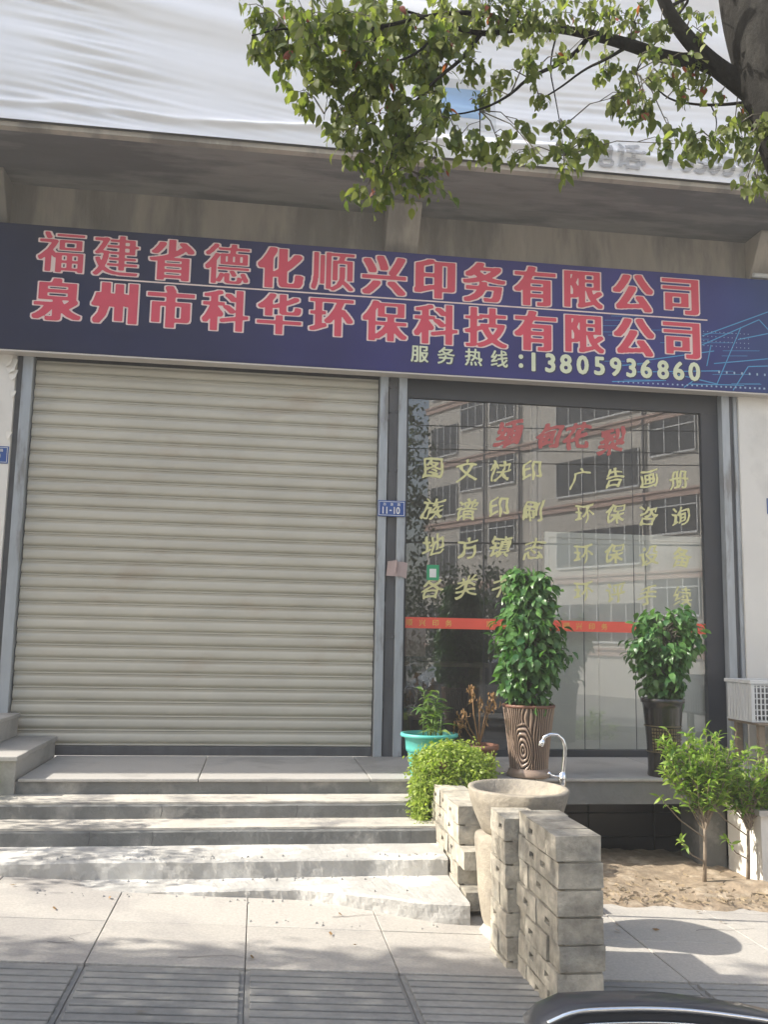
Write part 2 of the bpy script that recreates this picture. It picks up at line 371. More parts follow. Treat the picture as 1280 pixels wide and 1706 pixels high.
steps = thing('front_steps', 'worn concrete front steps smeared with white cement below the shutter', 'steps', (0, -1.8, -.6))
tread = [(-1.22, -1.53, -.105), (-1.53, -1.83, -.21), (-1.83, -2.21, -.315), (-2.21, -2.44, -.42)]
def yfx(x, y):
    if y > -2.4: return y
    t = max(0, min(1, (x - .25) / .9)); return y - .36 * t * t * (3 - 2 * t)
def rough_step(y_back, y_front, ztop, x0, x1, amp, name, m_, seed, taper=False, thick=.35, zbot=None):
    """a step with a broken, uneven nosing"""
    nx = int((x1 - x0) / .014); vs = []; nr = 14
    def N_(x, y, z, k): return noise.noise(Vector((x * k, y * k + seed, z * k)))
    for i in range(nx + 1):
        x = x0 + (x1 - x0) * i / nx
        e = N_(x, 0, 0, 2.2) * amp * 1.2; yf = yfx(x, y_front) + e
        drop = max(0, N_(x, 3, 0, 4)) * amp
        for r in range(nr):
            t = r / (nr - 1)
            if r < 5: yy, zz = y_back + (yf - y_back) * (r / 5) ** .7, ztop - drop * .2 * (r / 5)
            elif r == 5: yy, zz = yf + .012, ztop - .003 - drop * .6
            elif r == 6: yy, zz = yf, ztop - .014 - drop * .8
            else:
                h = (r - 6) / (nr - 7); zz = ztop - .014 - drop * .8 * (1 - h) - h * .15; yy = yf
                if r == nr - 1: zz = zbot
            n_ = (N_(x, yy, zz, 7) * .55 + N_(x, yy, zz, 18) * .4 + N_(x, yy, zz, 45) * .25) * amp
            if 0 < r < nr - 1:
                if r <= 5: zz += n_ * .35
                if r >= 5: yy += n_ * .8; zz += n_ * .2
            vs.append((x, yy, zz))
    n = nr; fs = [(i * n + k, (i + 1) * n + k, (i + 1) * n + k + 1, i * n + k + 1) for i in range(nx) for k in range(n - 1)]
    b = MB().add(vs, fs, False)
    for i in (0, nx): b.add([vs[i * n + k] for k in range(n)] + [(vs[i * n][0], y_back, vs[i * n + n - 1][2])], [tuple(range(n + 1))])
    return b.build(name, m_, steps)
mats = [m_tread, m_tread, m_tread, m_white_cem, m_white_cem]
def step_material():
    """concrete riser grey, walked-on top paler: by the direction the surface faces"""
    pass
X1 = [1.19, 1.19, 1.19, 1.19, 1.18]
X0 = [-2.6, -2.6, -2.6, -2.6]
amps = [.006, .008, .015, .018]
for i, (yb, yf, zt) in enumerate(tread):
    # riser block of rough concrete with a paler worn tread laid on top
    zb = -.9
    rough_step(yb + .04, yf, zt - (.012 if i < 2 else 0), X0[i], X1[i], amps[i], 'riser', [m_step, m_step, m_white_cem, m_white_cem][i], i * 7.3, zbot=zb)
    if i > 1: continue
    nx = 90; vs = []; 
    for a in range(nx + 1):
        x = X0[i] + (X1[i] - X0[i]) * a / nx
        e = noise.noise(Vector((x * 2.2, i * 7.3, 0))) * amps[i] * 1.5 + noise.noise(Vector((x * 9, i * 7.3, 3))) * amps[i] * .8
        o_ = noise.noise(Vector((x * 7, i * 3.1, 2))) * .012
        vs += [(x, yb + .035, zt + .0), (x, (yb + yfx(x, yf)) / 2, zt + .001 + noise.noise(Vector((x * 3, i, 1))) * .002), (x, yfx(x, yf) + e + .012 + (o_ if i > 1 else 0), zt - .001), (x, yfx(x, yf) + e + .012 + (o_ if i > 1 else 0), zt - .014)]
    fs = [(a * 4 + k, (a + 1) * 4 + k, (a + 1) * 4 + k + 1, a * 4 + k + 1) for a in range(nx) for k in range(3)]
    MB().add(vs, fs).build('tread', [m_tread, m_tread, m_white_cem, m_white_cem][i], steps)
for x, yf, zt in ((-.58, -1.53, -.105), (.30, -1.53, -.105), (-.98, -1.83, -.21), (-.60, -1.83, -.21), (1.02, -1.83, -.21), (.10, -1.22, -.03)):
    MB().add([(x - .003, yf - .012, zt - .02), (x + .002, yf - .012, zt - .02), (x + .006, yf - .013, zt - .055), (x + .001, yf - .013, zt - .055), (x - .002, yf - .012, zt - .095), (x - .006, yf - .012, zt - .095)], [(0, 1, 2, 3), (3, 2, 4, 5)]).build('riser_joint', m_darkpost, steps, recalc=False)
# broken crumbs of mortar on the lowest steps
rr = random.Random(3); b = MB()
for i in range(150):
    x = rr.uniform(-1.2, 1.15); y = rr.choice([-2.24, -2.5, -2.86, -2.15]) + rr.uniform(-.05, .03); s_ = rr.uniform(.003, .012)
    z = -.315 if y > -2.2 else (-.42 if y > yfx(x, -2.43) else zg(x))
    if y < -2.6 and x < .0: continue
    b.add([(x + s_, y, z), (x - s_ * .6, y + s_, z), (x - s_ * .6, y - s_, z), (x, y, z + s_)], [(0, 1, 3), (1, 2, 3), (2, 0, 3)])
tag(b.build('mortar_crumb', m_white_cem, steps), kind='stuff')
# pavement strip between the lowest step and tiles on the left
for x in (-3.45, -2.76, -2.07, -1.38, -.69):
    pass

# left stair cheek in granite, two tiers
ck = thing('stair_cheek_wall', 'low two tier granite clad wall left of the steps', 'wall', (-2.2, -.8, -.6))
MB().box(-3.6, -1.585, -1.24, -.003, -.9, .118).build('cladding', m_granite, ck, bevel=.003)
MB().box(-3.6, -1.57, -.98, -.003, .12, .155).build('cap_slab', m_granite, ck, bevel=.004)
MB().box(-3.6, -1.565, -1.29, -.985, .12, .152).build('cap_slab', m_granite, ck, bevel=.004)
MB().box(-3.6, -1.885, -.86, -.003, .157, .30).build('upper_block', m_granite, ck, bevel=.003)
MB().box(-3.6, -1.87, -.90, -.003, .302, .335).build('cap_slab', m_granite, ck, bevel=.004)
b = MB()
rr = random.Random(9)
for i in range(900):
    t = rr.random(); x = -1.80 + rr.gauss(0, .06); y = -1.38 + rr.gauss(0, .06); z = .08 - t * .5
    a = rr.uniform(0, 6.3); l = rr.uniform(.02, .05); dx, dy = math.cos(a) * l, math.sin(a) * l
    b.add([(x, y, z), (x + dx * .5 - dy * .25, y + dy * .5 + dx * .25, z + l * .4), (x + dx, y + dy, z - l * .2), (x + dx * .5 + dy * .25, y + dy * .5 - dx * .25, z + l * .3)], [(0, 1, 2, 3)])
tag(b.build('creeper_weed', m_leaf_sap, recalc=False), 'green weed creeping down the left edge of the steps', 'weed', kind='stuff')

# ------------------------------------------------------------------ shop building
bd = thing('shop_building', 'two storey shop building with stained concrete canopy and white plaster piers', 'building', (0, 0, 0))
MB().box(-15, -2.10, -.04, .3, -.9, 3.5).build('plaster_pier', m_plaster, bd)
MB().box(4.36, 12, -.04, .3, -.9, 3.5).build('plaster_pier', m_plaster, bd)
MB().box(-15, 12, .0, .3, 3.5, 4.82).build('concrete_wall', m_conc, bd)
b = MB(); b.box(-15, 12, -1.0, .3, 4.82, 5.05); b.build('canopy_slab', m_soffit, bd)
MB().box(-15, 12, -1.012, -.94, 4.795, 4.832).build('canopy_lip', m_conc, bd)
for x in (-2.55, 1.0, 4.50):
    MB().prism([(-.001, 4.38), (-.001, 4.819), (-.30, 4.819), (-.30, 4.79), (-.03, 4.38)], x, x + .30).build('bracket', m_conc, bd, bevel=.006)
m_pinkwall = mat('pink_tile_wall', (.45, .31, .27), .6, .1, 8, .1)
MB().box(-15, 12, -.93, .3, 5.05, 12).build('upper_wall', m_pinkwall, bd)
MB().box(-15, 12, -1.10, -.93, 7.02, 7.14).build('ledge', m_plaster, bd)
for x in (-4.5, -1.2, 2.4, 5.6):
    f = MB().box(x, x + 1.6, -.97, -.92, 7.5, 9.0).build('window', m_alu, bd)
    MB().box(x + .06, x + .77, -.975, -.971, 7.56, 8.94).build('pane', m_void, f)
    MB().box(x + .83, x + 1.54, -.975, -.971, 7.56, 8.94).build('pane', m_void, f)
# interior
room = thing('shop_interior', None, None, (2.6, 2, 0)); room['kind'] = 'structure'
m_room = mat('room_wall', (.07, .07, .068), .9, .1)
m_curt = mat('pale_board', (.80, .79, .73), .6, .05, 2, .02)
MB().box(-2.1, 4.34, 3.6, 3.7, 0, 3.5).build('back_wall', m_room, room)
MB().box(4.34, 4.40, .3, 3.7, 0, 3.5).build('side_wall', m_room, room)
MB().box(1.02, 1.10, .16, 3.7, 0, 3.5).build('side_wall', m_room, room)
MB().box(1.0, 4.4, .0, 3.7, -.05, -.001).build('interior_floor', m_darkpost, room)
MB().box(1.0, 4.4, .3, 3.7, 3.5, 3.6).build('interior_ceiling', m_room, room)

# ------------------------------------------------------------------ roller shutter
sh = thing('roller_shutter', 'closed cream roller shutter with grimy ribbed slats', 'shutter', (-.48, 0, 0))
NS = 28; ph = 3.20 / NS
prof = [(0.004, 0), (-.012, .002), (-.013, .010), (.016, .0125), (.006, .022), (-.010, .030), (-.016, .046), (-.017, .070), (-.013, .088), (-.001, .099), (-.006, .104), (-.004, ph - .001)]
prof = [(p[0] + .05, p[1] * (ph / .1143)) for p in prof]
b = MB(); n = len(prof); L0, L1 = -1.47, 1.47
b.add([(x, y, z) for x in (L0, L1) for y, z in prof], [(k, k + 1, n + k + 1, n + k) for k in range(n - 1)], True)
slm = b.mesh('slat', m_shutter, recalc=False)
for i in range(NS): link('slat', slm, sh, (-.485 + random.uniform(-.002, .002), random.uniform(-.0015, .0015), .075 + i * ph))
MB().box(-1.955, .985, .015, .06, .0, .073).build('bottom_bar', m_darkpost, sh, bevel=.004)
MB().box(-2.05, -1.965, -.03, .08, .0, 3.30).build('guide_rail', m_alu, sh, bevel=.004)
MB().box(-2.098, -2.053, -.0, .08, .0, 3.30).build('side_strip', m_darkpost, sh)
MB().box(.995, 1.068, -.03, .08, .0, 3.30).build('guide_rail', m_alu, sh, bevel=.004)
MB().box(-2.05, 1.06, .08, .12, 0, 3.5).build('backing', m_darkpost, sh)
for z in (.4, 1.25, 2.9, 3.2): MB().box(1.066, 1.078, -.02, .04, z, z + .05).build('weld_lug', m_darkpost, sh)
# torn plaster flaps at the top of the left rail
b = MB()
for (x, z, s_) in ((-2.13, 3.20, .06), (-2.11, 3.12, .045), (-2.16, 3.24, .05), (-2.10, 2.95, .03), (-2.11, 2.6, .03)):
    b.add([(x - s_, -.045, z + s_), (x + s_ * .8, -.06, z + s_ * .7), (x + s_ * .5, -.085, z - s_), (x - s_ * .4, -.05, z - s_ * 1.3), (x - s_, -.042, z - s_ * .3)], [(0, 1, 2, 3, 4)])
b.build('torn_plaster', m_plaster, sh, recalc=False)

# centre post between shutter and window
cp = thing('door_post', 'grey metal post between the shutter and the shop window', 'post', (1.12, 0, 0))
MB().box(1.079, 1.160, .0, .14, .0, 3.30).build('web', m_darkpost, cp)
MB().box(1.162, 1.236, -.03, .16, .0, 3.30).build('flange', m_alu, cp, bevel=.004)
for z in (1.0, 1.65, 2.45, 2.98, 3.2):
    for x in (1.088, 1.150): MB().box(x - .012, x + .012, -.012, .002, z - .014, z + .014).build('bolt', m_darkpost, cp, bevel=.003)

# ------------------------------------------------------------------ shop window
def glass_mat():
    m = bpy.data.materials.new('tinted_glass'); m.use_nodes = True; N = m.node_tree.nodes; L = m.node_tree.links; N.clear()
    o = N.new('ShaderNodeOutputMaterial'); t = N.new('ShaderNodeBsdfTransparent'); t.inputs[0].default_value = (.72, .74, .73, 1)
    g = N.new('ShaderNodeBsdfGlossy'); g.inputs['Roughness'].default_value = .0; g.inputs[0].default_value = (.92, .95, 1, 1)
    ge = N.new('ShaderNodeNewGeometry'); dt = N.new('ShaderNodeVectorMath'); dt.operation = 'DOT_PRODUCT'; L.new(ge.outputs['Incoming'], dt.inputs[0]); L.new(ge.outputs['Normal'], dt.inputs[1])
    def mth(op, a, b_=None):
        n = N.new('ShaderNodeMath'); n.operation = op
        for k, v in enumerate((a, b_)):
            if v is None: continue
            if isinstance(v, (int, float)): n.inputs[k].default_value = v
            else: L.new(v, n.inputs[k])
        return n.outputs[0]
    R0 = .155
    c5 = mth('POWER', mth('SUBTRACT', 1.0, mth('ABSOLUTE', dt.outputs['Value'])), 5.0)
    fr = mth('ADD', mth('MULTIPLY', c5, 1 - R0), R0)
    mx = N.new('ShaderNodeMixShader'); L.new(fr, mx.inputs[0]); L.new(t.outputs[0], mx.inputs[1]); L.new(g.outputs[0], mx.inputs[2]); df = N.new('ShaderNodeBsdfDiffuse'); df.inputs[0].default_value = (.55, .54, .50, 1)
    nz = N.new('ShaderNodeTexNoise'); nz.inputs['Scale'].default_value = 2.2; nz.inputs['Detail'].default_value = 8; L.new(ge.outputs['Position'], nz.inputs['Vector'])
    du = N.new('ShaderNodeMapRange'); du.inputs[1].default_value = .35; du.inputs[2].default_value = .75; du.inputs[3].default_value = .01; du.inputs[4].default_value = .07; L.new(nz.outputs[0], du.inputs[0])
    m2 = N.new('ShaderNodeMixShader'); L.new(du.outputs[0], m2.inputs[0]); L.new(mx.outputs[0], m2.inputs[1]); L.new(df.outputs[0], m2.inputs[2]); L.new(m2.outputs[0], o.inputs[0])
    return m
m_glass = glass_mat()
sw = thing('shop_window', 'tall tinted shop window with gold brush lettering and a red band', 'window', (2.7, 0, 0))
MB().box(1.238, 4.198, .05, .12, 3.13, 3.30).build('header', m_dark, sw)
MB().box(1.238, 1.262, .05, .12, .0, 3.129).build('frame_stile', m_dark, sw)
MB().box(4.03, 4.198, .05, .12, .0, 3.129).build('frame_stile', m_dark, sw)
MB().box(1.263, 4.029, .04, .12, .0, .055).build('sill', m_dark, sw)
seams = [1.263, 1.968, 2.46, 2.885, 3.36, 4.029]
for i in range(5):
    x0, x1 = seams[i] + .002, seams[i + 1] - .002
    pn = MB().quad((x0, .075, .056), (x1, .075, .056), (x1, .075, 3.128), (x0, .075, 3.128)).build('pane', m_glass, sw, recalc=False)
    if i: MB().box(x0 - .004, x0 - .0005, .072, .084, .056, 3.128).build('seam', m_dark, sw)
MB().box(2.44, 2.52, .16, .24, 0, 3.3).build('inner_post', m_darkpost, sw)
m_goldf = flat('gold_vinyl', (.62, .60, .30), .45)
m_redv = flat('red_vinyl', (.42, .09, .09), .5)
m_band = flat('red_band_vinyl', (.80, .11, .07), .5)
m_yel = flat('yellow_print', (.72, .50, .12), .5)
yg = .071
def gx(px, py): return P(px, py, yg)
for ch, px, py in zip('缅甸花梨', (848, 915, 962, 1020), (722, 727, 727, 735)):
    p = gx(px, py); char(ch, p.x, p.z, yg, .255, m_redv, sw, grow=.034, ax=.8, sx=1.0, brush=1.0)
GOLD = [('图文快印', (722, 778, 834, 886), (780, 784, 784, 785)), ('族谱印刷', (722, 778, 831, 888), (847, 850, 846, 851)), ('地方镇志', (722, 780, 834, 890), (908, 912, 910, 915)), ('各类书籍', (720, 778, 836, 890), (980, 977, 978, 984)),
        ('广告画册', (967, 1024, 1082, 1132), (798, 797, 798, 800)), ('环保咨询', (974, 1026, 1080, 1134), (856, 855, 859, 860)), ('环保设备', (972, 1024, 1082, 1136), (923, 921, 926, 929)), ('环评手续', (972, 1026, 1080, 1138), (985, 987, 992, 994))]
for s_, xs_, ys_ in GOLD:
    for ch, px, py in zip(s_, xs_, ys_):
        p = gx(px, py); char(ch, p.x, p.z, yg, .205 if px < 900 else .19, m_goldf, sw, grow=.015, ax=.62, sx=1.0, brush=1.0)
MB().box(1.264, 4.10, yg - .0012, yg - .0004, 1.08, 1.175).build('red_band', m_band, sw)
for x0 in (1.30, 2.02, 2.72, 3.44):
    for i, ch in enumerate('顺兴印务'):
        x = x0 + i * .117 - (0 if x0 < 2 else .0)
        char(ch, x, 1.128, yg - .003, .062, m_yel, sw, grow=.006, ax=.9)
m_green = flat('green_sticker', (.03, .33, .15)); m_wht = flat('white_print', (.75, .75, .73))
MB().box(1.45, 1.56, yg - .002, yg - .001, 1.50, 1.635).build('green_sticker', m_green, sw)
MB().box(1.475, 1.535, yg - .004, yg - .0025, 1.525, 1.60).build('sticker_centre', m_wht, sw)

# right post
rp = thing('right_post', 'weathered grey metal post right of the shop window', 'post', (4.28, 0, 0))
MB().box(4.200, 4.275, -.03, .16, .0, 3.30).build('flange', m_alu, rp, bevel=.004)
MB().box(4.277, 4.318, .0, .12, .0, 3.30).build('web', m_darkpost, rp)
MB().box(4.320, 4.358, -.02, .12, .0, 3.30).build('edge_strip', m_alu, rp, bevel=.004)

# things inside the shop
pb = thing('partition_board', 'pale head high board standing behind the right panes', 'partition', (3.3, .2, 0))
for i, (x0, x1) in enumerate(((2.60, 3.06), (3.065, 3.52), (3.525, 4.25))):
    MB().box(x0, x1, .19, .22, .02, 1.93).build('panel', m_curt, pb, bevel=.003)
MB().box(2.56, 4.28, .18, .23, 1.93, 1.98).build('rail', m_curt, pb)
MB().box(2.555, 2.597, .18, .23, .02, 1.93).build('rail', m_curt, pb)
dk = thing('desk', 'dark office desk in the dim room behind the glass', 'desk', (1.9, 1.5, 0))
MB().box(1.3, 2.3, 1.2, 1.8, .72, .76).build('desk_top', m_wood, dk)
for x in (1.33, 2.22): MB().box(x, x + .05, 1.25, 1.75, 0, .718).build('side_panel', m_wood, dk)
cal = tag(MB().box(1.35, 1.62, 1.0, 1.01, .82, 1.12).build('notice', flat('faded_print', (.35, .22, .2))), 'faded reddish notice behind the left pane of the shop window', 'notice')
MB().box(1.47, 1.50, 1.01, 1.03, .0, 1.0).build('notice_stand', m_darkpost, cal)

# ------------------------------------------------------------------ sign board
sb = thing('sign_board', 'long navy blue shop sign with two rows of red outlined characters', 'sign', (1, -.08, 3.28))
def sign_mat():
    m = bpy.data.materials.new('sign_print'); m.use_nodes = True; N = m.node_tree.nodes; L = m.node_tree.links
    b = N['Principled BSDF']; b.inputs['Roughness'].default_value = .5; b.inputs['Specular IOR Level'].default_value = .22
    g = N.new('ShaderNodeNewGeometry'); sx = N.new('ShaderNodeSeparateXYZ'); L.new(g.outputs['Position'], sx.inputs[0])
    mr = N.new('ShaderNodeMapRange'); L.new(sx.outputs[0], mr.inputs[0]); mr.inputs[1].default_value = -2.4; mr.inputs[2].default_value = 5
    cr = N.new('ShaderNodeValToRGB'); L.new(mr.outputs[0], cr.inputs[0]); e = cr.color_ramp.elements
    e[0].position = 0; e[0].color = (.007, .012, .045, 1); e[1].position = 1; e[1].color = (.022, .06, .18, 1)
    for p_, c_ in ((.25, (.010, .014, .062)), (.42, (.025, .025, .13)), (.75, (.035, .035, .19)), (.88, (.025, .035, .16))):
        x = e.new(p_); x.color = (*c_, 1)
    n = N.new('ShaderNodeTexNoise'); n.inputs['Scale'].default_value = 1.3; L.new(g.outputs['Position'], n.inputs['Vector'])
    m2 = N.new('ShaderNodeMapRange'); L.new(n.outputs[0], m2.inputs[0]); m2.inputs[3].default_value = .6; m2.inputs[4].default_value = 1.5
    vm = N.new('ShaderNodeVectorMath'); vm.operation = 'SCALE'; L.new(cr.outputs[0], vm.inputs[0]); L.new(m2.outputs[0], vm.inputs[3]); L.new(vm.outputs[0], b.inputs['Base Color'])
    return m
m_sign = sign_mat()
YS = -.150
MB().box(-3.4, 5.6, YS, -.03, 3.30, 4.40).build('board', m_sign, sb, bevel=.003)
MB().box(-3.4, 5.6, YS - .008, -.03, 3.283, 3.297).build('bottom_trim', flat('trim', (.50, .46, .42)), sb)
m_red = flat('sign_red', (.62, .05, .095), .45); m_pink = flat('sign_outline', (.80, .64, .60), .45)
m_cream = flat('sign_cream', (.66, .70, .50), .45); m_dsh = flat('sign_shadow_print', (.012, .014, .045), .5)
def sp(px, py): return P(px, py, YS)
row1 = list(zip('福建省德化顺兴印务有限公司', (101, 193, 286, 378, 467, 554, 640, 724, 807, 891, 973, 1055, 1134), (432, 438, 446, 452, 462, 468, 470, 482, 486, 493, 500, 506, 511)))
row2 = list(zip('泉州市科华环保科技有限公司', (95, 190, 284, 375, 465, 552, 641, 726, 810, 892, 975, 1057, 1136), (509, 517, 525, 533, 540, 548, 540, 558, 563, 570, 576, 581, 586)))
for rw in (row1, row2):
    for ch, px, py in rw:
        if rw is row2 and ch == '保': py = 551
        p = sp(px, py)
        if rw is row1: p.z = 4.172
        else: p.z = 3.753 + .0
        sz = .392
        dn = -.013 if ch in '福德顺建' else (-.006 if ch in '保限技科华环省' else 0)
        char(ch, p.x, p.z, YS - .003, sz, m_pink, sb, grow=.048 + dn, ax=.50, er=1, name='character_outline')
        char(ch, p.x, p.z, YS - .006, sz, m_red, sb, grow=.027 + dn, ax=.44, er=1)
MB().box(-1.45, 4.02, YS - .004, YS - .001, 3.958, 3.970).build('divider_line', m_pink, sb)
for ch, px in zip('服务热线', (699, 743, 789, 832)):
    p = sp(px, 617); char(ch, p.x, 3.472, YS - .006, .165, m_cream, sb, grow=.018, ax=.7)
    char(ch, p.x + .007, 3.466, YS - .003, .165, m_dsh, sb, grow=.03, ax=.8, name='character_shadow')
for ch, px in zip(':13805936860', (868, 889, 917, 943, 971, 999, 1026, 1052, 1077, 1105, 1131, 1157)):
    p = sp(px, 630); char(ch, p.x, 3.463, YS - .006, .235, m_cream, sb, grow=.034, ax=.8, sx=.95)
    char(ch, p.x + .007, 3.458, YS - .003, .235, m_dsh, sb, grow=.046, ax=.8, sx=.95, name='character_shadow')
# circuit graphic printed at the right end
m_cy = flat('circuit_cyan', (.06, .30, .55), .5); m_cy2 = flat('circuit_pale', (.30, .42, .55), .5)
def ln(b, a, c, wd, y):
    a = Vector((a[0], 0, a[1])); c = Vector((c[0], 0, c[1])); d = (c - a).normalized(); nn = Vector((-d.z, 0, d.x)) * wd / 2
    b.add([(v.x, y, v.z) for v in (a - nn, c - nn, c + nn, a + nn)], [(0, 1, 2, 3)])
b = MB(); rr = random.Random(12)
pts = [(1170, 575, 1265, 533), (1265, 533, 1290, 560), (1235, 545, 1195, 640), (1195, 640, 1120, 622), (1280, 610, 1247, 611), (1247, 611, 1222, 658), (1185, 575, 1178, 610), (1060, 620, 1200, 618), (1080, 600, 1190, 585), (1020, 636, 1110, 634), (1170, 560, 1280, 520), (1190, 606, 1280, 598), (1230, 566, 1280, 556), (1150, 640, 1240, 642), (1030, 610, 1085, 604), (1140, 652, 1165, 628)]
for x0, y0, x1, y1 in pts:
    p, q = sp(x0, y0), sp(x1, y1); ln(b, (p.x, min(4.38, max(3.31, p.z))), (q.x, min(4.38, max(3.31, q.z))), .009, YS - .0012)
for i in range(26):
    x = rr.uniform(2.9, 5.0); z = rr.uniform(3.34, 3.95) ; l = rr.uniform(.1, .5); ln(b, (x, z), (min(5.5, x + l), z + l * .06), .004, YS - .0009)
b.build('circuit_lines', m_cy, sb, recalc=False)
b = MB()
for i in range(44):
    x = 3.15 + i * .047; z = 3.325 + (i * .0006); s_ = .006 + i * .0001; b.add([(x - s_, YS - .0015, z - s_), (x + s_, YS - .0015, z - s_), (x + s_, YS - .0015, z + s_), (x - s_, YS - .0015, z + s_)], [(0, 1, 2, 3)])
for i in range(18):
    x = 4.12 + i * .075; z = 3.475; s_ = .011; b.add([(x - s_ * .7, YS - .0015, z - s_), (x + s_ * .7, YS - .0015, z - s_), (x + s_ * .7, YS - .0015, z + s_), (x - s_ * .7, YS - .0015, z + s_)], [(0, 1, 2, 3)])
for i in range(12):
    for j in range(4):
        x = 3.98 + i * .04; z = 3.72 + j * .045; s_ = .004; b.add([(x - s_, YS - .0015, z - s_), (x + s_, YS - .0015, z - s_), (x + s_, YS - .0015, z + s_), (x - s_, YS - .0015, z + s_)], [(0, 1, 2, 3)])
tag(b.build('circuit_dots', m_cy2, sb, recalc=False), kind='stuff')

# ------------------------------------------------------------------ number plates
m_plate = flat('plate_blue', (.022, .075, .28), .4)
def plate(x0, x1, z0, z1, y, top, num, label, post=None):
    p_ = thing('house_number_plate', label, 'number plate', ((x0 + x1) / 2, y, z0), 'blue house number plates')
    MB().box(x0, x1, y, y + .006, z0, z1).build('plate', m_plate, p_, bevel=.002)
    t = .004; i = .009
    b = MB()
    for a in ((x0 + i, x1 - i, z1 - i - t, z1 - i), (x0 + i, x1 - i, z0 + i, z0 + i + t), (x0 + i, x0 + i + t, z0 + i + t, z1 - i - t), (x1 - i - t, x1 - i, z0 + i + t, z1 - i - t)):
        b.box(a[0], a[1], y - .0012, y - .0004, a[2], a[3])
    b.build('border_line', m_wht, p_)
    cx = (x0 + x1) / 2; w_ = x1 - x0; h_ = z1 - z0
    for k, ch in enumerate(top): char(ch, cx + (k - 1) * w_ * .26, z0 + h_ * .76, y - .002, .028, m_wht, p_, grow=.01)
    n = len(num)
    for k, ch in enumerate(num): char(ch, cx - w_ * .04 + (k - (n - 1) / 2) * .033, z0 + h_ * .38, y - .002, .085, m_wht, p_, grow=.022, sx=.8)
    return p_
plate(.992, 1.232, 2.035, 2.175, -.045, '苏莲路', '11-10', 'small blue 11-10 number plate on the centre post')
plate(-2.34, -2.105, 2.355, 2.50, -.048, '苏莲路', '11-9', 'blue 9 number plate cut off by the left edge')
plate(4.605, 4.845, 2.19, 2.335, -.048, '苏莲路', '11-11', 'blue number plate on the plaster at the right edge')
# curled flyer taped to the post
fl = thing('curled_flyer', 'curled pinkish paper flyer stuck to the centre post', 'flyer', (1.15, -.05, 1.5))
b = MB(); vs = []
for i in range(13):
    a = -1.2 + i / 12 * 4.4
    x = 1.235 - i * .006 - .03 * math.sin(a * .5) if i < 5 else 1.11 - .045 * math.cos(a) ; y = -.034 - .002 * i if i < 5 else -.075 + .03 * math.sin(a)
    vs += [(x, y, 1.50 + .004 * i), (x + .01, y - .005, 1.635 + .002 * i)]
b.add(vs, [(2 * i, 2 * i + 2, 2 * i + 3, 2 * i + 1) for i in range(12)], True)
b.build('paper', flat('pinkish_paper', (.42, .33, .32), .8), fl, recalc=False)
# conduit at the far right
tag(MB().tube([(4.48, -.17, 4.43), (6.5, -.17, 4.43)], .022, 8).build('cable_conduit', m_whplast), 'white cable conduit running above the right end of the sign', 'conduit')

# ------------------------------------------------------------------ banner
def banner():
    X0b, X1b, Z0b, Z1b = -4.2, 7.5, 4.835, 7.0
    nx, nz_ = 460, 200
    vs = []
    Vx = Vector
    for j in range(nz_ + 1):
        z = Z0b + (Z1b - Z0b) * j / nz_
        for i in range(nx + 1):
            x = X0b + (X1b - X0b) * i / nx
            t = (z - Z0b) / (Z1b - Z0b)
            zz = z + .05 * x + .12 * math.sin(x * .8 + .5)
            d = 0
            a1 = noise.noise(Vx((x * .22, zz * 3.0, 1.0)))
            a2 = noise.noise(Vx((x * .45 + 3, zz * 7.0, 4.0)))
            a3 = noise.noise(Vx((x * 1.3, zz * 22.0, 7.0)))
            seam = math.exp(-((x - (-1.25 - .30 * (z - 4.9))) / .45) ** 2)
            low = math.exp(-((z - 4.95) / .22) ** 2)
            rgt = math.exp(-((x - 2.4) / 1.0) ** 2) * math.exp(-((z - 5.5) / .5) ** 2)
            d += a1 * .075 + a2 * .026 * (.4 + seam + rgt) + a3 * .013 * (.15 + 2.0 * seam + 1.2 * rgt + .9 * low)
            d += .035 * math.exp(-((z - 4.98 - .02 * math.sin(x * 3)) / .03) ** 2)
            k = min(1, (z - Z0b) / .12)
            vs.append((x, -1.045 - d * k - .02 * math.sin(x * 1.1) * k, z))
    W_ = nx + 1
    fs = [(j * W_ + i, j * W_ + i + 1, (j + 1) * W_ + i + 1, (j + 1) * W_ + i) for j in range(nz_) for i in range(nx)]
    return MB().add(vs, fs, True), vs
m_tarp = mat('white_tarpaulin', (.74, .75, .78), .38, .02, 2, .0, spec=.5)
bn = thing('banner', 'wrinkled white tarpaulin banner stretched above the canopy', 'banner', (1, -1.05, 4.87))
bm_, bvs = banner()
bm_.build('sheet', m_tarp, bn, recalc=False)
m_bgrey = flat('faded_grey_print', (.40, .41, .44), .6)
def byoff(x, z):
    i = int(round((x + 4.2) / 11.7 * 460)); j = int(round((z - 4.835) / 2.165 * 200)); return bvs[j * 461 + i][1]
def on_banner(o, yadd):
    """drape a printed sheet on the banner's folds"""
    me = o.data.copy(); o.data = me; pl = parent_loc(o) + o.location - parent_loc(o) + parent_loc(o.parent) if False else parent_loc(o)
    for v in me.vertices:
        x, z = v.co.x + pl.x, v.co.z + pl.z; v.co.y = byoff(x, z) - yadd - pl.y
for ch, px, py in zip('电话:13505936', (1003, 1047, 1072, 1116, 1145, 1168, 1190, 1214, 1238, 1262, 1284), (268, 272, 275, 276, 280, 283, 284, 287, 289, 291, 293)):
    p = P(px, py - 3, -1.06); o = char(ch, p.x, p.z + .035, -1.06, .23 if px < 1060 else .24, m_bgrey, bn, grow=.025, ax=.8)
    on_banner(o, .013)
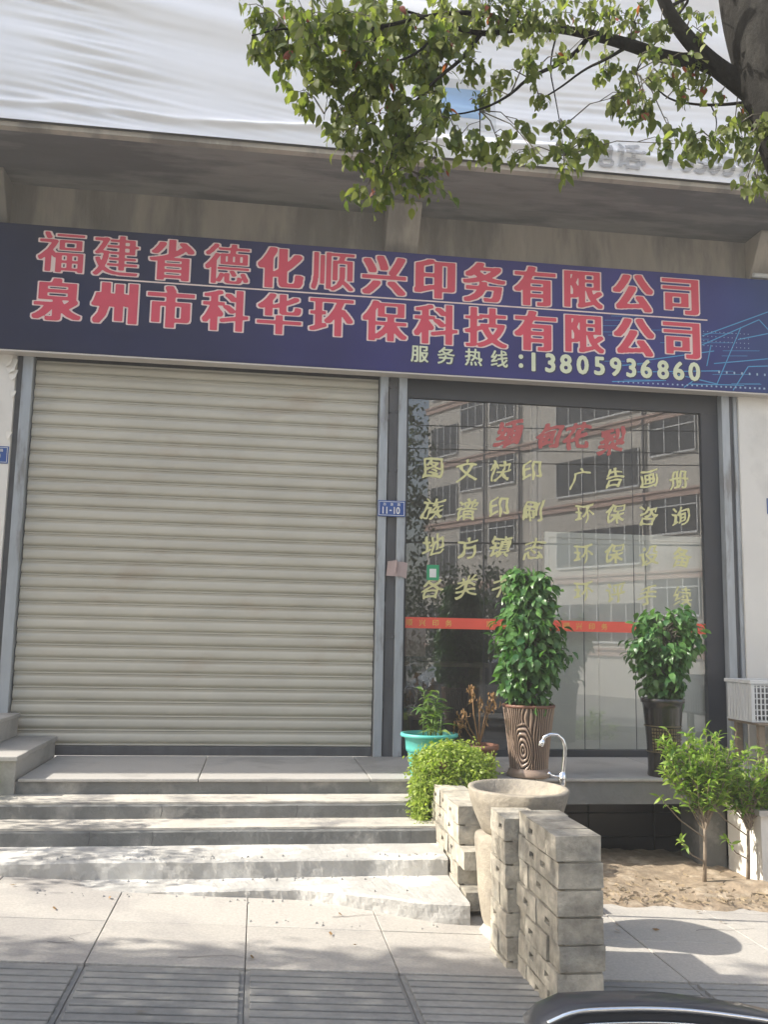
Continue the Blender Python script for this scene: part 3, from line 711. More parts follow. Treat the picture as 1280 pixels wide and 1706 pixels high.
def grid_sheet(x0, x1, z0, z1, m_, name):
    n = 24; vs = [(x0 + (x1 - x0) * i / n, -1.1, z0 + (z1 - z0) * j / n) for j in range(n + 1) for i in range(n + 1)]
    o = MB().add(vs, [(j * (n + 1) + i, j * (n + 1) + i + 1, (j + 1) * (n + 1) + i + 1, (j + 1) * (n + 1) + i) for j in range(n) for i in range(n)], True).build(name, m_, bn, recalc=False)
    return o
a, c_ = P(735, 212, -1.06), P(826, 140, -1.06)
o = grid_sheet(a.x - .1, c_.x, a.z - .02, c_.z, flat('grey_print', (.55, .57, .60)), 'picture_border'); on_banner(o, .003)
a, c_ = P(735, 196, -1.06), P(806, 152, -1.06)
o = grid_sheet(a.x, c_.x, a.z, c_.z, flat('blue_print', (.26, .40, .60)), 'blue_picture'); on_banner(o, .006)

# ------------------------------------------------------------------ block wall, basin, tap
wl = thing('block_wall', 'low wall of pale hollow blocks running down beside the steps', 'wall', (1.3, -2.4, -.55))
def block_mesh(L_, W_, H_, slots=2):
    b = MB(); b.box(.004, W_, 0, L_, 0, H_)
    # face with recessed slots on the -X side
    me_b = b
    cells = []
    return b
def make_block(L_, W_=.195, H_=.106, slots=((.35, .5),)):
    b = MB(); g = .003
    ys = [g]; 
    hl, hh = .065, .026
    for (fy, fz) in slots: ys += [L_ * fy - hl / 2, L_ * fy + hl / 2]
    ys += [L_ - g]
    z0, z1 = g, H_ - g; zc = H_ * .5; za, zb = zc - hh / 2, zc + hh / 2
    for i in range(len(ys) - 1):
        a, c = ys[i], ys[i + 1]
        b.quad((0, a, z0), (0, c, z0), (0, c, za), (0, a, za)); b.quad((0, a, zb), (0, c, zb), (0, c, z1), (0, a, z1))
        if i % 2 == 0: b.quad((0, a, za), (0, c, za), (0, c, zb), (0, a, zb))
        else:
            d = .03
            b.quad((d, a, za), (d, c, za), (d, c, zb), (d, a, zb)); b.quad((0, a, za), (d, a, za), (d, a, zb), (0, a, zb)); b.quad((0, c, za), (d, c, za), (d, c, zb), (0, c, zb))
            b.quad((0, a, za), (0, c, za), (d, c, za), (d, a, za)); b.quad((0, a, zb), (0, c, zb), (d, c, zb), (d, a, zb))
    y0, y1 = ys[0], ys[-1]; w_ = W_
    b.quad((0, y0, z0), (w_, y0, z0), (w_, y0, z1), (0, y0, z1)); b.quad((0, y1, z0), (w_, y1, z0), (w_, y1, z1), (0, y1, z1))
    b.quad((w_, y0, z0), (w_, y1, z0), (w_, y1, z1), (w_, y0, z1)); b.quad((0, y0, z1), (w_, y0, z1), (w_, y1, z1), (0, y1, z1)); b.quad((0, y0, z0), (w_, y0, z0), (w_, y1, z0), (0, y1, z0))
    me = b.mesh('brick', m_brick, recalc=False)
    bm = bmesh.new(); bm.from_mesh(me); bmesh.ops.remove_doubles(bm, verts=bm.verts, dist=1e-5); bmesh.ops.recalc_face_normals(bm, faces=bm.faces)
    for v in bm.verts: v.co += noise.noise_vector(v.co * 31 + Vector((L_ * 77 + len(slots) * 5 + (slots[0][0] if slots else 0) * 9, 0, 0))) * .0045
    bm.to_mesh(me); bm.free()
    return me
bvar = [make_block(.30, slots=s_) for s_ in (((.3, .5),), ((.72, .5),), ((.5, .5),))]
half = make_block(.15, slots=())
rr = random.Random(21); HC = .109
def wall_section(ya, yb, ztop, x0, zbase):
    nc = int(math.ceil((ztop - zbase) / HC)); z = ztop - nc * HC
    for c in range(nc):
        y = ya; 
        if c % 2: L_ = .15
        else: L_ = .30
        while y - L_ >= yb - .02:
            me = half if L_ < .2 else rr.choice(bvar)
            link('brick', me, wl, (x0 + rr.uniform(-.009, .009), y - L_, z + c * HC), (0, rr.uniform(-.008, .008), rr.uniform(-.022, .022)))
            y -= L_; L_ = .30 if y - .30 >= yb - .02 else .15
m_mortar = mat('old_mortar', (.40, .375, .33), .95, .2, 10, .5)
wall_section(-1.30, -2.50, .035, 1.195, -.62)
wall_section(-2.50, -2.65, -.075, 1.195, -.62)
wall_section(-3.15, -3.45, .145, 1.215, -.60)
wall_section(-3.45, -4.05, .185, 1.272, -.62)
MB().box(1.272 + .0345, 1.272 + .19, -4.034, -3.466, -.62, .172).build('mortar_core', m_mortar, wl)
MB().box(1.215 + .0345, 1.215 + .19, -3.444, -3.156, -.60, .138).build('mortar_core', m_mortar, wl)
MB().box(1.195 + .0345, 1.195 + .19, -2.494, -1.306, -.62, .028).build('mortar_core', m_mortar, wl)

bs = thing('stone_basin', 'round carved stone wash basin on a tapered stone pedestal', 'basin', (1.42, -2.86, -.55))
cx, cy = 1.44, -2.86
b = MB(); rr_ = .295
prof = [(.20, -.235), (.215, -.225), (.245, -.15), (.275, -.07), (rr_, -.008), (rr_ - .004, .0), (rr_ - .028, .002), (rr_ - .04, -.006), (.235, -.05), (.19, -.10), (.10, -.125), (.001, -.13)]
b.lathe(prof, 48, (cx, cy, .195), sx=.93, sy=1.05, disp=lambda q, z, r: .012 * noise.noise(Vector((q * 1.6, z * 9, 1))) + .005 * noise.noise(Vector((math.cos(q) * 6, math.sin(q) * 6, z * 20))))
b.build('bowl', m_stone, bs)
b = MB()
prof = [(.001, .0), (.185, -.002), (.19, -.03), (.175, -.14), (.172, -.30), (.155, -.42), (.12, -.50), (.115, -.56)]
b.lathe(prof, 40, (1.385, -2.90, -.041), disp=lambda q, z, r: .014 * noise.noise(Vector((math.cos(q) * 2.5, math.sin(q) * 2.5, z * 5))) + .005 * noise.noise(Vector((math.cos(q) * 9, math.sin(q) * 9, z * 14))))
b.build('pedestal', m_stone, bs)
MB().lathe([(.001, 0), (.16, 0), (.18, -.03), (.17, -.06)], 24, (1.40, -2.93, -.50), disp=lambda q, z, r: .02 * noise.noise(Vector((math.cos(q) * 2, math.sin(q) * 2, z * 5)))).build('footing', m_white_cem, bs)

tp = thing('water_tap', 'chrome gooseneck water tap standing behind the stone basin', 'tap', (1.72, -2.45, .05))
by = -2.52
base = P(937, 1300, by); top = P(943, 1246, by)
pts = [P(x, y, by) for x, y in ((936, 1345), (937, 1300), (941, 1262), (942, 1244), (938, 1232), (929, 1224), (917, 1223), (908, 1227), (903, 1236))]
MB().tube(pts, [.011] * 9, 12).build('spout', m_chrome, tp)
MB().tube([pts[-1] + Vector((.004, 0, .01)), pts[-1] + Vector((-.006, 0, -.022))], .017, 12).build('nozzle', m_chrome, tp)
MB().tube([base + Vector((0, 0, -.03)), base + Vector((0, 0, .05))], .021, 14).build('valve_body', m_chrome, tp)
MB().tube([base + Vector((0, 0, .02)), base + Vector((-.07, -.01, .03)), base + Vector((-.09, -.01, .05))], [.010, .008, .011], 8).build('handle', m_chrome, tp)
MB().tube([(base.x, by, base.z - .1), (base.x + .0, by, zg(1.7) - .02)], .011, 10).build('riser_pipe', m_chrome, tp)

# ------------------------------------------------------------------ leaves
def leaf_geo(L_, W_, fold=.25, curl=.35, nseg=4, shape='ovate'):
    """leaf along +Y from the origin; blade folded along the midrib and curling down"""
    wd = {'ovate': (.0, .78, 1.0, .68, .0), 'lance': (.0, .75, 1.0, .7, .0), 'round': (.0, .85, 1.0, .8, .0)}[shape]
    vs = []; 
    for i in range(nseg + 1):
        t = i / nseg; a = curl * t * t
        y = L_ * t * math.cos(a * .6); z = -L_ * a * t * .6; ww = W_ / 2 * wd[i]
        vs.append((0, y, z))
        if 0 < i < nseg: vs += [(-ww, y - .04 * L_, z + fold * ww), (ww, y - .04 * L_, z + fold * ww)]
    fs = [(0, 1, 2), (0, 3, 1)]
    k = 1
    for i in range(1, nseg - 1):
        c, l, r = k, k + 1, k + 2; c2, l2, r2 = k + 3, k + 4, k + 5
        fs += [(c, c2, l2, l), (c, r, r2, c2)]; k += 3
    # first segment
    fs[0] = (0, 1, 2); fs[1] = (0, 3, 1)
    fs += [(k, k + 3, k + 1), (k, k + 2, k + 3)]
    return np.array(vs), fs
def rotm(direction, roll, upv=Vector((0, 0, 1))):
    y = Vector(direction).normalized(); z = upv - y * upv.dot(y)
    if z.length < .05: z = Vector((1, 0, 0)) - y * y.x
    z.normalize(); x = y.cross(z); m = Matrix((x, y, z)).transposed()
    return m @ Matrix.Rotation(roll, 3, 'Y')
class Leaves:
    def __init__(s, geos): s.g = geos; s.items = []
    def add(s, pos, direction, roll, scale, g=0): s.items.append((Vector(pos), rotm(direction, roll), scale, g))
    def build(s, parent, m_, n_obj=0, key=None, name='leaf', stuff_name='foliage'):
        its = s.items
        if key and n_obj: its = sorted(its, key=key)
        ob = its[:n_obj]; rest = its[n_obj:]
        if ob:
            ms = []
            for vs, fs in s.g:
                me = bpy.data.meshes.new(name); me.from_pydata([tuple(v) for v in vs], [], fs); me.materials.append(m_)
                me.polygons.foreach_set('use_smooth', [True] * len(fs)); ms.append(me)
            for p, r, sc_, g in ob:
                o = link(name, ms[g], parent); o.matrix_local = Matrix.Translation(p - parent_loc(parent)) @ (r.to_4x4() @ Matrix.Scale(sc_, 4))
        if rest:
            V = []; Fc = []; off = 0; pl = parent_loc(parent)
            for p, r, sc_, g in rest:
                vs, fs = s.g[g]; A = np.array(r); q = vs @ A.T * sc_ + np.array(p - pl); V.append(q)
                Fc += [tuple(off + i for i in f) for f in fs]; off += len(vs)
            me = bpy.data.meshes.new(stuff_name); me.from_pydata(np.concatenate(V).tolist(), [], Fc); me.materials.append(m_)
            me.polygons.foreach_set('use_smooth', [True] * len(Fc))
            o = link(stuff_name, me, parent); o['kind'] = 'stuff'
def depth_key(it): return (it[0] - CAM).length - it[2] * .5
def gdir(rr, down=.6, spread=1.0):
    v = Vector((rr.gauss(0, spread), rr.gauss(0, spread), rr.gauss(0, spread) * .5)); v.normalize(); return (v + Vector((0, 0, -down))).normalized()

# ------------------------------------------------------------------ potted plants on the terrace
def tall_pot_plant(cx, cy, r0, z0, z1, seed, n, name, label, tilt=0, wfun=None):
    t = thing(name, label, 'plant', (cx, cy, 0)); rr = random.Random(seed)
    b = MB()
    for k in range(5):
        a = k * 1.26 + seed; q = (math.cos(a) * .04, math.sin(a) * .04)
        b.tube([(cx + q[0], cy + q[1], z0 - .06), (cx + q[0] * 1.6, cy + q[1] * 1.6, (z0 + z1) / 2), (cx + q[0] * 2.4 + tilt, cy + q[1] * 2, z1 - .10)], [.011, .008, .004], 6)
    b.build('stem', m_twig, t)
    L = Leaves([leaf_geo(.078, .046, .3, .6), leaf_geo(.068, .042, .2, .3), leaf_geo(.085, .044, .35, .9)])
    tw = MB()
    for i in range(n // 6):
        h = rr.random() ** .9; z = z0 + (z1 - z0) * h
        a = rr.uniform(0, 2 * PI); rad = wfun(h) * r0 * (1 + .32 * noise.noise(Vector((math.cos(a) * 1.6, math.sin(a) * 1.6, z * 5 + seed))))
        rr1 = rad * rr.uniform(.45, 1.08); bx, by_ = cx + tilt * h + math.cos(a) * rr1, cy + math.sin(a) * rr1
        tw.tube([(cx + tilt * h, cy, z - .04), (bx * .5 + (cx + tilt * h) * .5, by_ * .5 + cy * .5, z + .02), (bx, by_, z - .01)], [.004, .003, .002], 4, cap=False)
        for k in range(7):
            f = rr.uniform(-.055, .055); d = Vector((math.cos(a) * .7 + rr.gauss(0, .55), math.sin(a) * .7 + rr.gauss(0, .55), -.55 + rr.gauss(0, .4)))
            L.add((bx + rr.gauss(0, .028), by_ + rr.gauss(0, .028), z + rr.gauss(0, .03)), d, rr.gauss(0, .5), rr.uniform(.75, 1.25), rr.randrange(3))
    tag(tw.build('twigs', m_twig, t, recalc=False), kind='stuff')
    L.build(t, m_leaf_pot, 200, depth_key); return t
PX1, PY1 = P(880, 1285, -1.08).x, -1.10
tall_pot_plant(PX1 - .0, PY1, .245, .54, 1.50, 4, 1900, 'tall_potted_plant', 'tall bushy green plant growing in the brown bark textured pot', 0, lambda h: (.50 + 1.25 * h if h < .4 else (1.0 - (h - .4) * .85)))
PX2, PY2 = P(1103, 1290, -1.05).x, -1.09
tall_pot_plant(PX2, PY2, .25, .60, 1.21, 8, 1250, 'short_potted_plant', 'shorter glossy green plant growing in the black glazed pot', .04, lambda h: (.30 + 1.1 * h if h < .6 else (.96 - (h - .6) * .3)))
# bark textured pot
bp = thing('bark_textured_pot', 'tall brown glazed pot with tree bark relief on the terrace edge', 'pot', (PX1, PY1, 0))
def bark_disp(q, z, r):
    kq, kz = q - 4.15, z - .20
    kn = math.sqrt((kq * 1.25) ** 2 + (kz * 3.2) ** 2)
    wv = math.sin(52 * kn + 4 * noise.noise(Vector((q * 3, z * 9, 0)))) if kn < .62 else math.sin(q * 46 + 7 * noise.noise(Vector((q * 1.8, z * 7, 3))) + 3 * math.sin(z * 6 + q))
    return .0055 * wv
b = MB(); prof = [(.145, 0), (.150, .02)] + [(.135 + .052 * (i / 60) ** 1.3 , .03 + .47 * i / 60) for i in range(61)]
b.lathe([p for p in prof if p[1] > .06], 360, (PX1, PY1, 0), disp=bark_disp)
b.lathe([(.001, .0), (.16, .0), (.165, .015), (.15, .045), (.139, .062)], 40, (PX1, PY1, 0))
m_barkpot = bpy.data.materials.new('bark_glaze'); m_barkpot.use_nodes = True
_n = m_barkpot.node_tree; _b = _n.nodes['Principled BSDF']; _b.inputs['Roughness'].default_value = .28
_g = _n.nodes.new('ShaderNodeNewGeometry'); _cr = _n.nodes.new('ShaderNodeValToRGB'); _n.links.new(_g.outputs['Pointiness'], _cr.inputs[0]); _n.links.new(_cr.outputs[0], _b.inputs['Base Color'])
_cr.color_ramp.elements[0].position = .47; _cr.color_ramp.elements[0].color = (.035, .018, .014, 1); _cr.color_ramp.elements[1].position = .53; _cr.color_ramp.elements[1].color = (.30, .22, .17, 1)
b.build('pot_body', m_barkpot, bp)
MB().lathe([(.190, .498), (.197, .503), (.198, .515), (.190, .522), (.176, .52), (.172, .49)], 48, (PX1, PY1, 0)).build('rim', m_redbrown, bp)
MB().lathe([(.175, .49), (.001, .50)], 24, (PX1, PY1, 0)).build('soil', m_soil, bp)
# black glazed pot
kp = thing('black_glazed_pot', 'tall black glazed pot with a bronze lattice relief on the terrace', 'pot', (PX2, PY2, 0))
b = MB().lathe([(.001, 0), (.118, 0), (.122, .01), (.117, .05), (.118, .15), (.130, .33), (.146, .50), (.152, .54), (.163, .545), (.165, .575), (.150, .577), (.146, .53)], 48, (PX2, PY2, 0)); b.build('pot_body', m_blk, kp)
MB().lathe([(.148, .535), (.001, .545)], 24, (PX2, PY2, 0)).build('soil', m_soil, kp)
b = MB()
for k in range(15):
    a = -PI / 2 - 1.05 + k * .15
    for j in range(7):
        z = .19 + j * .025; r = .121 + (z - .15) * .07
        c_, s_ = math.cos(a), math.sin(a); c2, s2 = math.cos(a + .11), math.sin(a + .11); rr0 = r + .006
        b.add([(PX2 + c_ * rr0, PY2 + s_ * rr0, z), (PX2 + c2 * rr0, PY2 + s2 * rr0, z), (PX2 + c2 * (rr0 + .001), PY2 + s2 * (rr0 + .001), z + .018), (PX2 + c_ * (rr0 + .001), PY2 + s_ * (rr0 + .001), z + .018)], [(0, 1, 2, 3)])
b.build('lattice_relief', m_gold, kp, recalc=False)
for dz in (.178, .368): MB().lathe([(.1215 + (dz - .15) * .075 , dz), (.1265 + (dz - .15) * .075, dz + .004), (.1215 + (dz - .15) * .075, dz + .008)], 40, (PX2, PY2, 0)).build('relief_band', m_gold, kp)

# teal pot with strap leaved plant
TX, TY = P(716, 1250, -1.12).x, -1.10
tl = thing('teal_plastic_pot', 'turquoise plastic pot at the right end of the steps', 'pot', (TX, TY, 0))
MB().lathe([(.001, 0), (.128, 0), (.132, .01), (.158, .17), (.160, .175), (.168, .178), (.172, .20), (.178, .275), (.206, .280), (.212, .288), (.210, .305), (.190, .306), (.184, .28), (.176, .26)], 48, (TX, TY, 0)).build('pot_body', m_teal, tl)
MB().lathe([(.177, .265), (.001, .272)], 24, (TX, TY, 0)).build('soil', m_soil, tl)
ly = thing('strap_leaved_plant', 'small plant with pointed cream edged leaves in the turquoise pot', 'plant', (TX, TY, .27)); rr = random.Random(31)
L = Leaves([leaf_geo(.13, .022, .3, .5, shape='lance'), leaf_geo(.11, .026, .3, .8, shape='lance')])
b = MB()
for k in range(9):
    x, y = TX + rr.gauss(.02, .06), TY + rr.gauss(0, .05); h = rr.uniform(.14, .42); lx = rr.gauss(.02, .03)
    b.tube([(x, y, .26), (x + lx * .5, y, .26 + h * .5), (x + lx, y, .26 + h)], [.005, .004, .003], 5)
    for i in range(int(7 + h * 38)):
        z = .26 + h * rr.uniform(.25, 1.02); f = (z - .26) / h; a = rr.uniform(0, 6.3)
        L.add((x + lx * f, y, z), (math.cos(a), math.sin(a), rr.uniform(-.1, .9)), rr.gauss(0, .4), rr.uniform(.6, 1.15), rr.randrange(2))
b.build('stem', m_leaf_lily, ly)
L.build(ly, m_leaf_lily, 60, depth_key)

# trailing plant
cxT, cyT = P(757, 1290, -1.52).x, -1.50
tr = thing('trailing_plant', 'thick yellow green trailing plant spilling over the low block wall', 'plant', (cxT, cyT, .03)); rr = random.Random(41)
MB().lathe([(.001, .036), (.10, .036), (.12, .10), (.145, .17), (.13, .17), (.12, .14), (.001, .15)], 32, (1.30, cyT, 0)).build('planter', m_redbrown, tr)
L = Leaves([leaf_geo(.030, .014, .2, .4), leaf_geo(.024, .013, .2, .2)])
def blob(x, y, z, n, s):
    s *= 1.5
    for _ in range(n): L.add((x + rr.gauss(0, s), y + rr.gauss(0, s), z + rr.gauss(0, s)), gdir(rr, .35), rr.uniform(-1.5, 1.5), rr.uniform(.7, 1.4), rr.randrange(2))
for i in range(480):
    a = rr.uniform(0, 2 * PI); e = math.asin(rr.uniform(-.25, 1)); rd = rr.uniform(.78, 1.04)
    dx, dy, dz = math.cos(a) * math.cos(e) * .27 * rd, math.sin(a) * math.cos(e) * .20 * rd, math.sin(e) * .165 * rd
    lump = 1 + .42 * noise.noise(Vector((dx * 8, dy * 8, dz * 8)))
    blob(cxT + dx * lump, cyT + dy * lump, .105 + dz * lump, 10, .014)
strands = MB()
for i in range(110):
    x = cxT - .27 + abs(rr.gauss(0, .09)) - .01; y = cyT - .06 + rr.gauss(0, .07); z = .10; ln_ = rr.uniform(.22, .56)
    p0 = Vector((x, y, z)); pts = [p0]
    for k in range(7): p0 = p0 + Vector((rr.gauss(-.002 if x < cxT - .2 else .004, .008), rr.gauss(-.004, .008), -ln_ / 7)); pts.append(p0.copy()); blob(p0.x, p0.y, p0.z, 4 if rr.random() < .8 else 0, .010)
    strands.tube(pts, .0022, 4, cap=False)
for i in range(90):
    a = rr.uniform(PI * .8, 2 * PI); x = cxT + math.cos(a) * .26; y = cyT + math.sin(a) * .20; ln_ = rr.uniform(.06, .22); p0 = Vector((x, y, .10)); pts = [p0]
    for k in range(4): p0 = p0 + Vector((rr.gauss(0, .006), rr.gauss(-.002, .006), -ln_ / 4)); pts.append(p0.copy()); blob(p0.x, p0.y, p0.z, 4, .010)
    strands.tube(pts, .002, 4, cap=False)
tag(strands.build('strands', m_leaf_trail, tr, recalc=False), kind='stuff')
L.build(tr, m_leaf_trail)

# withered plant in a brown pot
DX, DY = P(800, 1240, -1.15).x, -1.12
dp = thing('brown_pot', 'small brown pot half hidden behind the trailing plant', 'pot', (DX, DY, 0))
MB().lathe([(.001, 0), (.10, 0), (.13, .19), (.145, .195), (.145, .23), (.13, .23), (.12, .2), (.001, .205)], 32, (DX, DY, 0)).build('pot_body', m_redbrown, dp)
dd = thing('withered_plant', 'withered brown plant with drooping dry heads behind the trailing plant', 'plant', (DX, DY, .2)); rr = random.Random(77)
b = MB(); L = Leaves([leaf_geo(.06, .012, .5, 1.2, shape='lance'), leaf_geo(.045, .016, .6, 1.4)])
for tx, ty, hh in ((786, 1140, 1), (823, 1152, 1), (800, 1160, .8), (772, 1180, .6), (765, 1195, .6), (812, 1175, .6)):
    q = P(tx, ty, DY); b.tube([(DX + rr.gauss(0, .02), DY, .2), ((DX + q.x) / 2 + rr.gauss(0, .01), DY + .01, (.2 + q.z) / 2), (q.x, DY, q.z)], [.006, .005, .004], 5)
    for i in range(34 if hh == 1 else 20):
        L.add((q.x + rr.gauss(0, .018), DY + rr.gauss(0, .018), q.z - abs(rr.gauss(0, .05))), (rr.gauss(0, .3), rr.gauss(0, .3), -1), rr.uniform(-1.5, 1.5), rr.uniform(.6, 1.1), rr.randrange(2))
b.build('stem', m_leaf_dead, dd); L.build(dd, m_leaf_dead, 30, depth_key)

# ------------------------------------------------------------------ soil strip, saplings, neighbour's step
b = MB(); nx, ny = 110, 40; vs = []
for j in range(ny + 1):
    for i in range(nx + 1):
        x = 1.62 + 4.9 * i / nx; y = -2.33 + 1.6 * j / ny
        h = .035 * math.sin(min(1, j / 6) * PI / 2) + .03 * noise.noise(Vector((x * 3, y * 3, 0))) + .02 * noise.noise(Vector((x * 12, y * 12, 5))) + .06 * math.exp(-((x - 3.5) / .5) ** 2 - ((y + 1.9) / .2) ** 2)
        vs.append((x, y + (.02 * noise.noise(Vector((x * 6, 0, 0))) if j == 0 else 0), zg(x) - .012 + h * (0.1 if j == 0 else 1)))
b.add(vs, [(j * (nx + 1) + i, j * (nx + 1) + i + 1, (j + 1) * (nx + 1) + i + 1, (j + 1) * (nx + 1) + i) for j in range(ny) for i in range(nx)], True)
tag(b.build('soil_bed', m_soil, recalc=False), kind='structure')
rr = random.Random(55); b = MB()
for i in range(420):
    x = rr.uniform(1.9, 4.2); y = -2.28 + abs(rr.gauss(0, .25)); z = zg(x) + .03 + .03 * math.exp(-((x - 3.5) / .5) ** 2); a = rr.uniform(0, 6.3); l = rr.uniform(.008, .04) * (1.6 if x > 3.2 else 1)
    c_, s_ = math.cos(a) * l, math.sin(a) * l
    b.add([(x - c_, y - s_, z - .01), (x + c_, y + s_, z + rr.uniform(0, .015)), (x + c_ * .9 + .004, y + s_ * .9, z - .004), (x, y, z + .006)], [(0, 1, 3), (1, 2, 3), (0, 3, 2)])
tag(b.build('dry_twigs', mat('straw', (.36, .29, .20), .9, .2), recalc=False), 'dry twigs and chips lying on the soil strip', 'twigs', kind='stuff')
def sapling(x, y, h, seed, label, n, spread, trunk_h, m_=m_leaf_sap):
    z0 = zg(x) - .01; t = thing('sapling', label, 'sapling', (x, y, z0), 'young saplings in the soil strip'); rr = random.Random(seed)
    b = MB(); b.tube([(x, y, z0), (x + .01, y, z0 + trunk_h * .5), (x + .015, y, z0 + trunk_h)], [.015, .012, .010], 8); b.build('trunk', m_wood, t)
    b = MB(); L = Leaves([leaf_geo(.085, .024, .25, .4, shape='lance'), leaf_geo(.07, .022, .25, .6, shape='lance')])
    for k in range(n):
        a = rr.uniform(0, 2 * PI); sp_ = spread * rr.uniform(.25, 1); hh = rr.uniform(.45, 1)
        e = Vector((x + math.cos(a) * sp_, y + math.sin(a) * sp_ * .7, z0 + trunk_h + (h - trunk_h) * hh)); s_ = Vector((x + .015 + rr.gauss(0, .015), y + rr.gauss(0, .015), z0 + trunk_h + (h - trunk_h) * hh * rr.uniform(0, .6)))
        mid = (s_ + e) / 2 + Vector((math.cos(a) * .04, 0, -.02)); b.tube([(x + .015, y, z0 + trunk_h * .9), s_, mid, e], [.006, .005, .003, .002], 5, cap=False)
        for i in range(30):
            f = rr.uniform(.25, 1.03); p = s_.lerp(mid, f * 2) if f < .5 else mid.lerp(e, f * 2 - 1)
            dr = (e - s_).normalized() * .7 + Vector((rr.gauss(0, .7), rr.gauss(0, .7), rr.gauss(.05, .5)))
            L.add(p, dr, rr.gauss(0, .6), rr.uniform(.5, 1.05), rr.randrange(2))
    for (ax_, az_) in ((-.33, .62), (-.18, .33)):
        e = Vector((x + ax_, y - .03, z0 + az_)); s_ = Vector((x, y, z0 + az_ * .55)); b.tube([s_, (s_ + e) / 2 + Vector((0, 0, -.03)), e], [.005, .004, .002], 5, cap=False)
        for i in range(12): L.add(s_.lerp(e, rr.uniform(.6, 1)), Vector((rr.gauss(-.3, .6), rr.gauss(0, .6), rr.gauss(.4, .5))), rr.gauss(0, .5), rr.uniform(.6, 1), rr.randrange(2))
    b.build('branches', m_wood, t); L.build(t, m_, 150, depth_key)
s1 = P(1174, 1478, -1.75); sapling(s1.x, -1.75, 1.05, 61, 'leafy young sapling with a thin pale trunk right of the block wall', 76, .32, .42)
s2 = P(1242, 1468, -1.60); sapling(s2.x + .02, -1.6, .95, 62, 'second young sapling against the right edge in front of the white wall', 66, .38, .40)
nb = thing('neighbour_step', 'white rendered block of the neighbouring steps at the right edge', 'steps', (4.2, -1.4, -.7))
MB().box(3.525, 6.5, -1.66, -1.19, -.95, -.19).build('rendered_side', m_plaster, nb)
MB().box(3.50, 6.5, -1.69, -1.225, -.188, -.15).build('cap_slab', m_granite, nb)

# crate on a small stand, boxes below
st = thing('shelf_stand', 'low wooden stand under the white plastic crate', 'stand', (4.6, -.4, 0))
for x, y in ((4.15, -.58), (4.15, -.22), (4.45, -.58), (5.15, -.58), (5.15, -.22)):
    MB().box(x, x + .05, y, y + .05, 0, .33).build('leg', m_wood, st)
MB().box(4.12, 5.25, -.62, -.12, .332, .352).build('top_board', m_wood, st, bevel=.003)
MB().box(4.2, 5.15, -.57, -.55, .10, .13).build('rail', m_wood, st)
cr = thing('plastic_crate', 'white slatted plastic crate on the stand by the right wall', 'crate', (4.6, -.4, .355))
b = MB(); x0, x1, y0, y1, z0, z1 = 4.10, 5.2, -.56, -.14, .355, .70
b.box(x0, x1, y0, y1, z0, z0 + .012); b.build('base', m_whplast, cr)
b = MB().box(x0 - .012, x1 + .012, y0 - .012, y0 + .01, z1 - .03, z1); b.box(x0 - .012, x1 + .012, y1 - .01, y1 + .012, z1 - .03, z1); b.box(x0 - .012, x0 + .01, y0 + .01, y1 - .01, z1 - .03, z1); b.box(x1 - .01, x1 + .012, y0 + .01, y1 - .01, z1 - .03, z1); b.build('rim', m_whplast, cr, bevel=.003)
b = MB().box(x0, x0 + .03, y0, y0 + .008, z0 + .012, z1 - .03); [b.box(x0, x0 + .008, y0 + .008 + k * .05, y0 + .008 + k * .05 + .038, z0 + .012, z1 - .03) for k in range(8)]; b.build('solid_corner', m_whplast, cr)
b = MB()
for i in range(29): b.box(x0 + .045 + i * .036, x0 + .045 + i * .036 + .011, y0, y0 + .006, z0 + .012, z1 - .03)
for j in range(6): b.box(x0 + .03, x1, y0 + .0065, y0 + .010, z0 + .05 + j * .046, z0 + .060 + j * .046)
for i in range(44): b.box(x0 + .245 + i * .019, x0 + .245 + i * .019 + .006, y1 - .006, y1, z0 + .012, z1 - .03)
tag(b.build('lattice', m_whplast, cr), kind='stuff')
gfil = thing('dark_filler', 'made-up dark bundle lying inside the white slatted crate', 'filler', (4.65, -.4, .37))  # invented shape, added so the gaps between the slats look dark
MB().lathe([(.001, 0), (.23, .0), (.25, .06), (.24, .20), (.19, .27), (.001, .28)], 28, (4.62, -.34, .368), sx=1.9, sy=.68, disp=lambda q, z, r: .03 * noise.noise(Vector((q * 3, z * 12, 1)))).build('filler_body', mat('filler_grey', (.11, .11, .115), .9, .2, 8, .5), gfil)
bx_ = thing('storage_box', 'small brown box pushed under the stand at the right', 'box', (4.85, -.35, 0))
MB().box(4.55, 5.05, -.50, -.2, .0, .24).build('box_body', m_wood, bx_, bevel=.004); MB().box(4.54, 5.06, -.51, -.19, .241, .262).build('lid', m_whplast, bx_, bevel=.004)

# ------------------------------------------------------------------ street tree at the right
tree = thing('street_tree', 'leafy street tree leaning in from the right with drooping branches', 'tree', (1.95, -5.35, zg(1.95) - .02)); rr = random.Random(101)
KS = .63
def PT(x, y, Y): return P(x, y, -DIST + (Y + DIST) * KS)
b = MB()
tk = [Vector((2.02, -5.38, zg(2) - .05)), Vector((2.02, -5.38, .9)), Vector((2.0, -5.37, 1.6)), PT(1330, 230, -3.9), PT(1290, 110, -3.88), PT(1262, 20, -3.86), PT(1245, -80, -3.85), PT(1225, -260, -3.85)]
vs_r = [.15, .135, .125, .12, .118, .112, .10, .08]
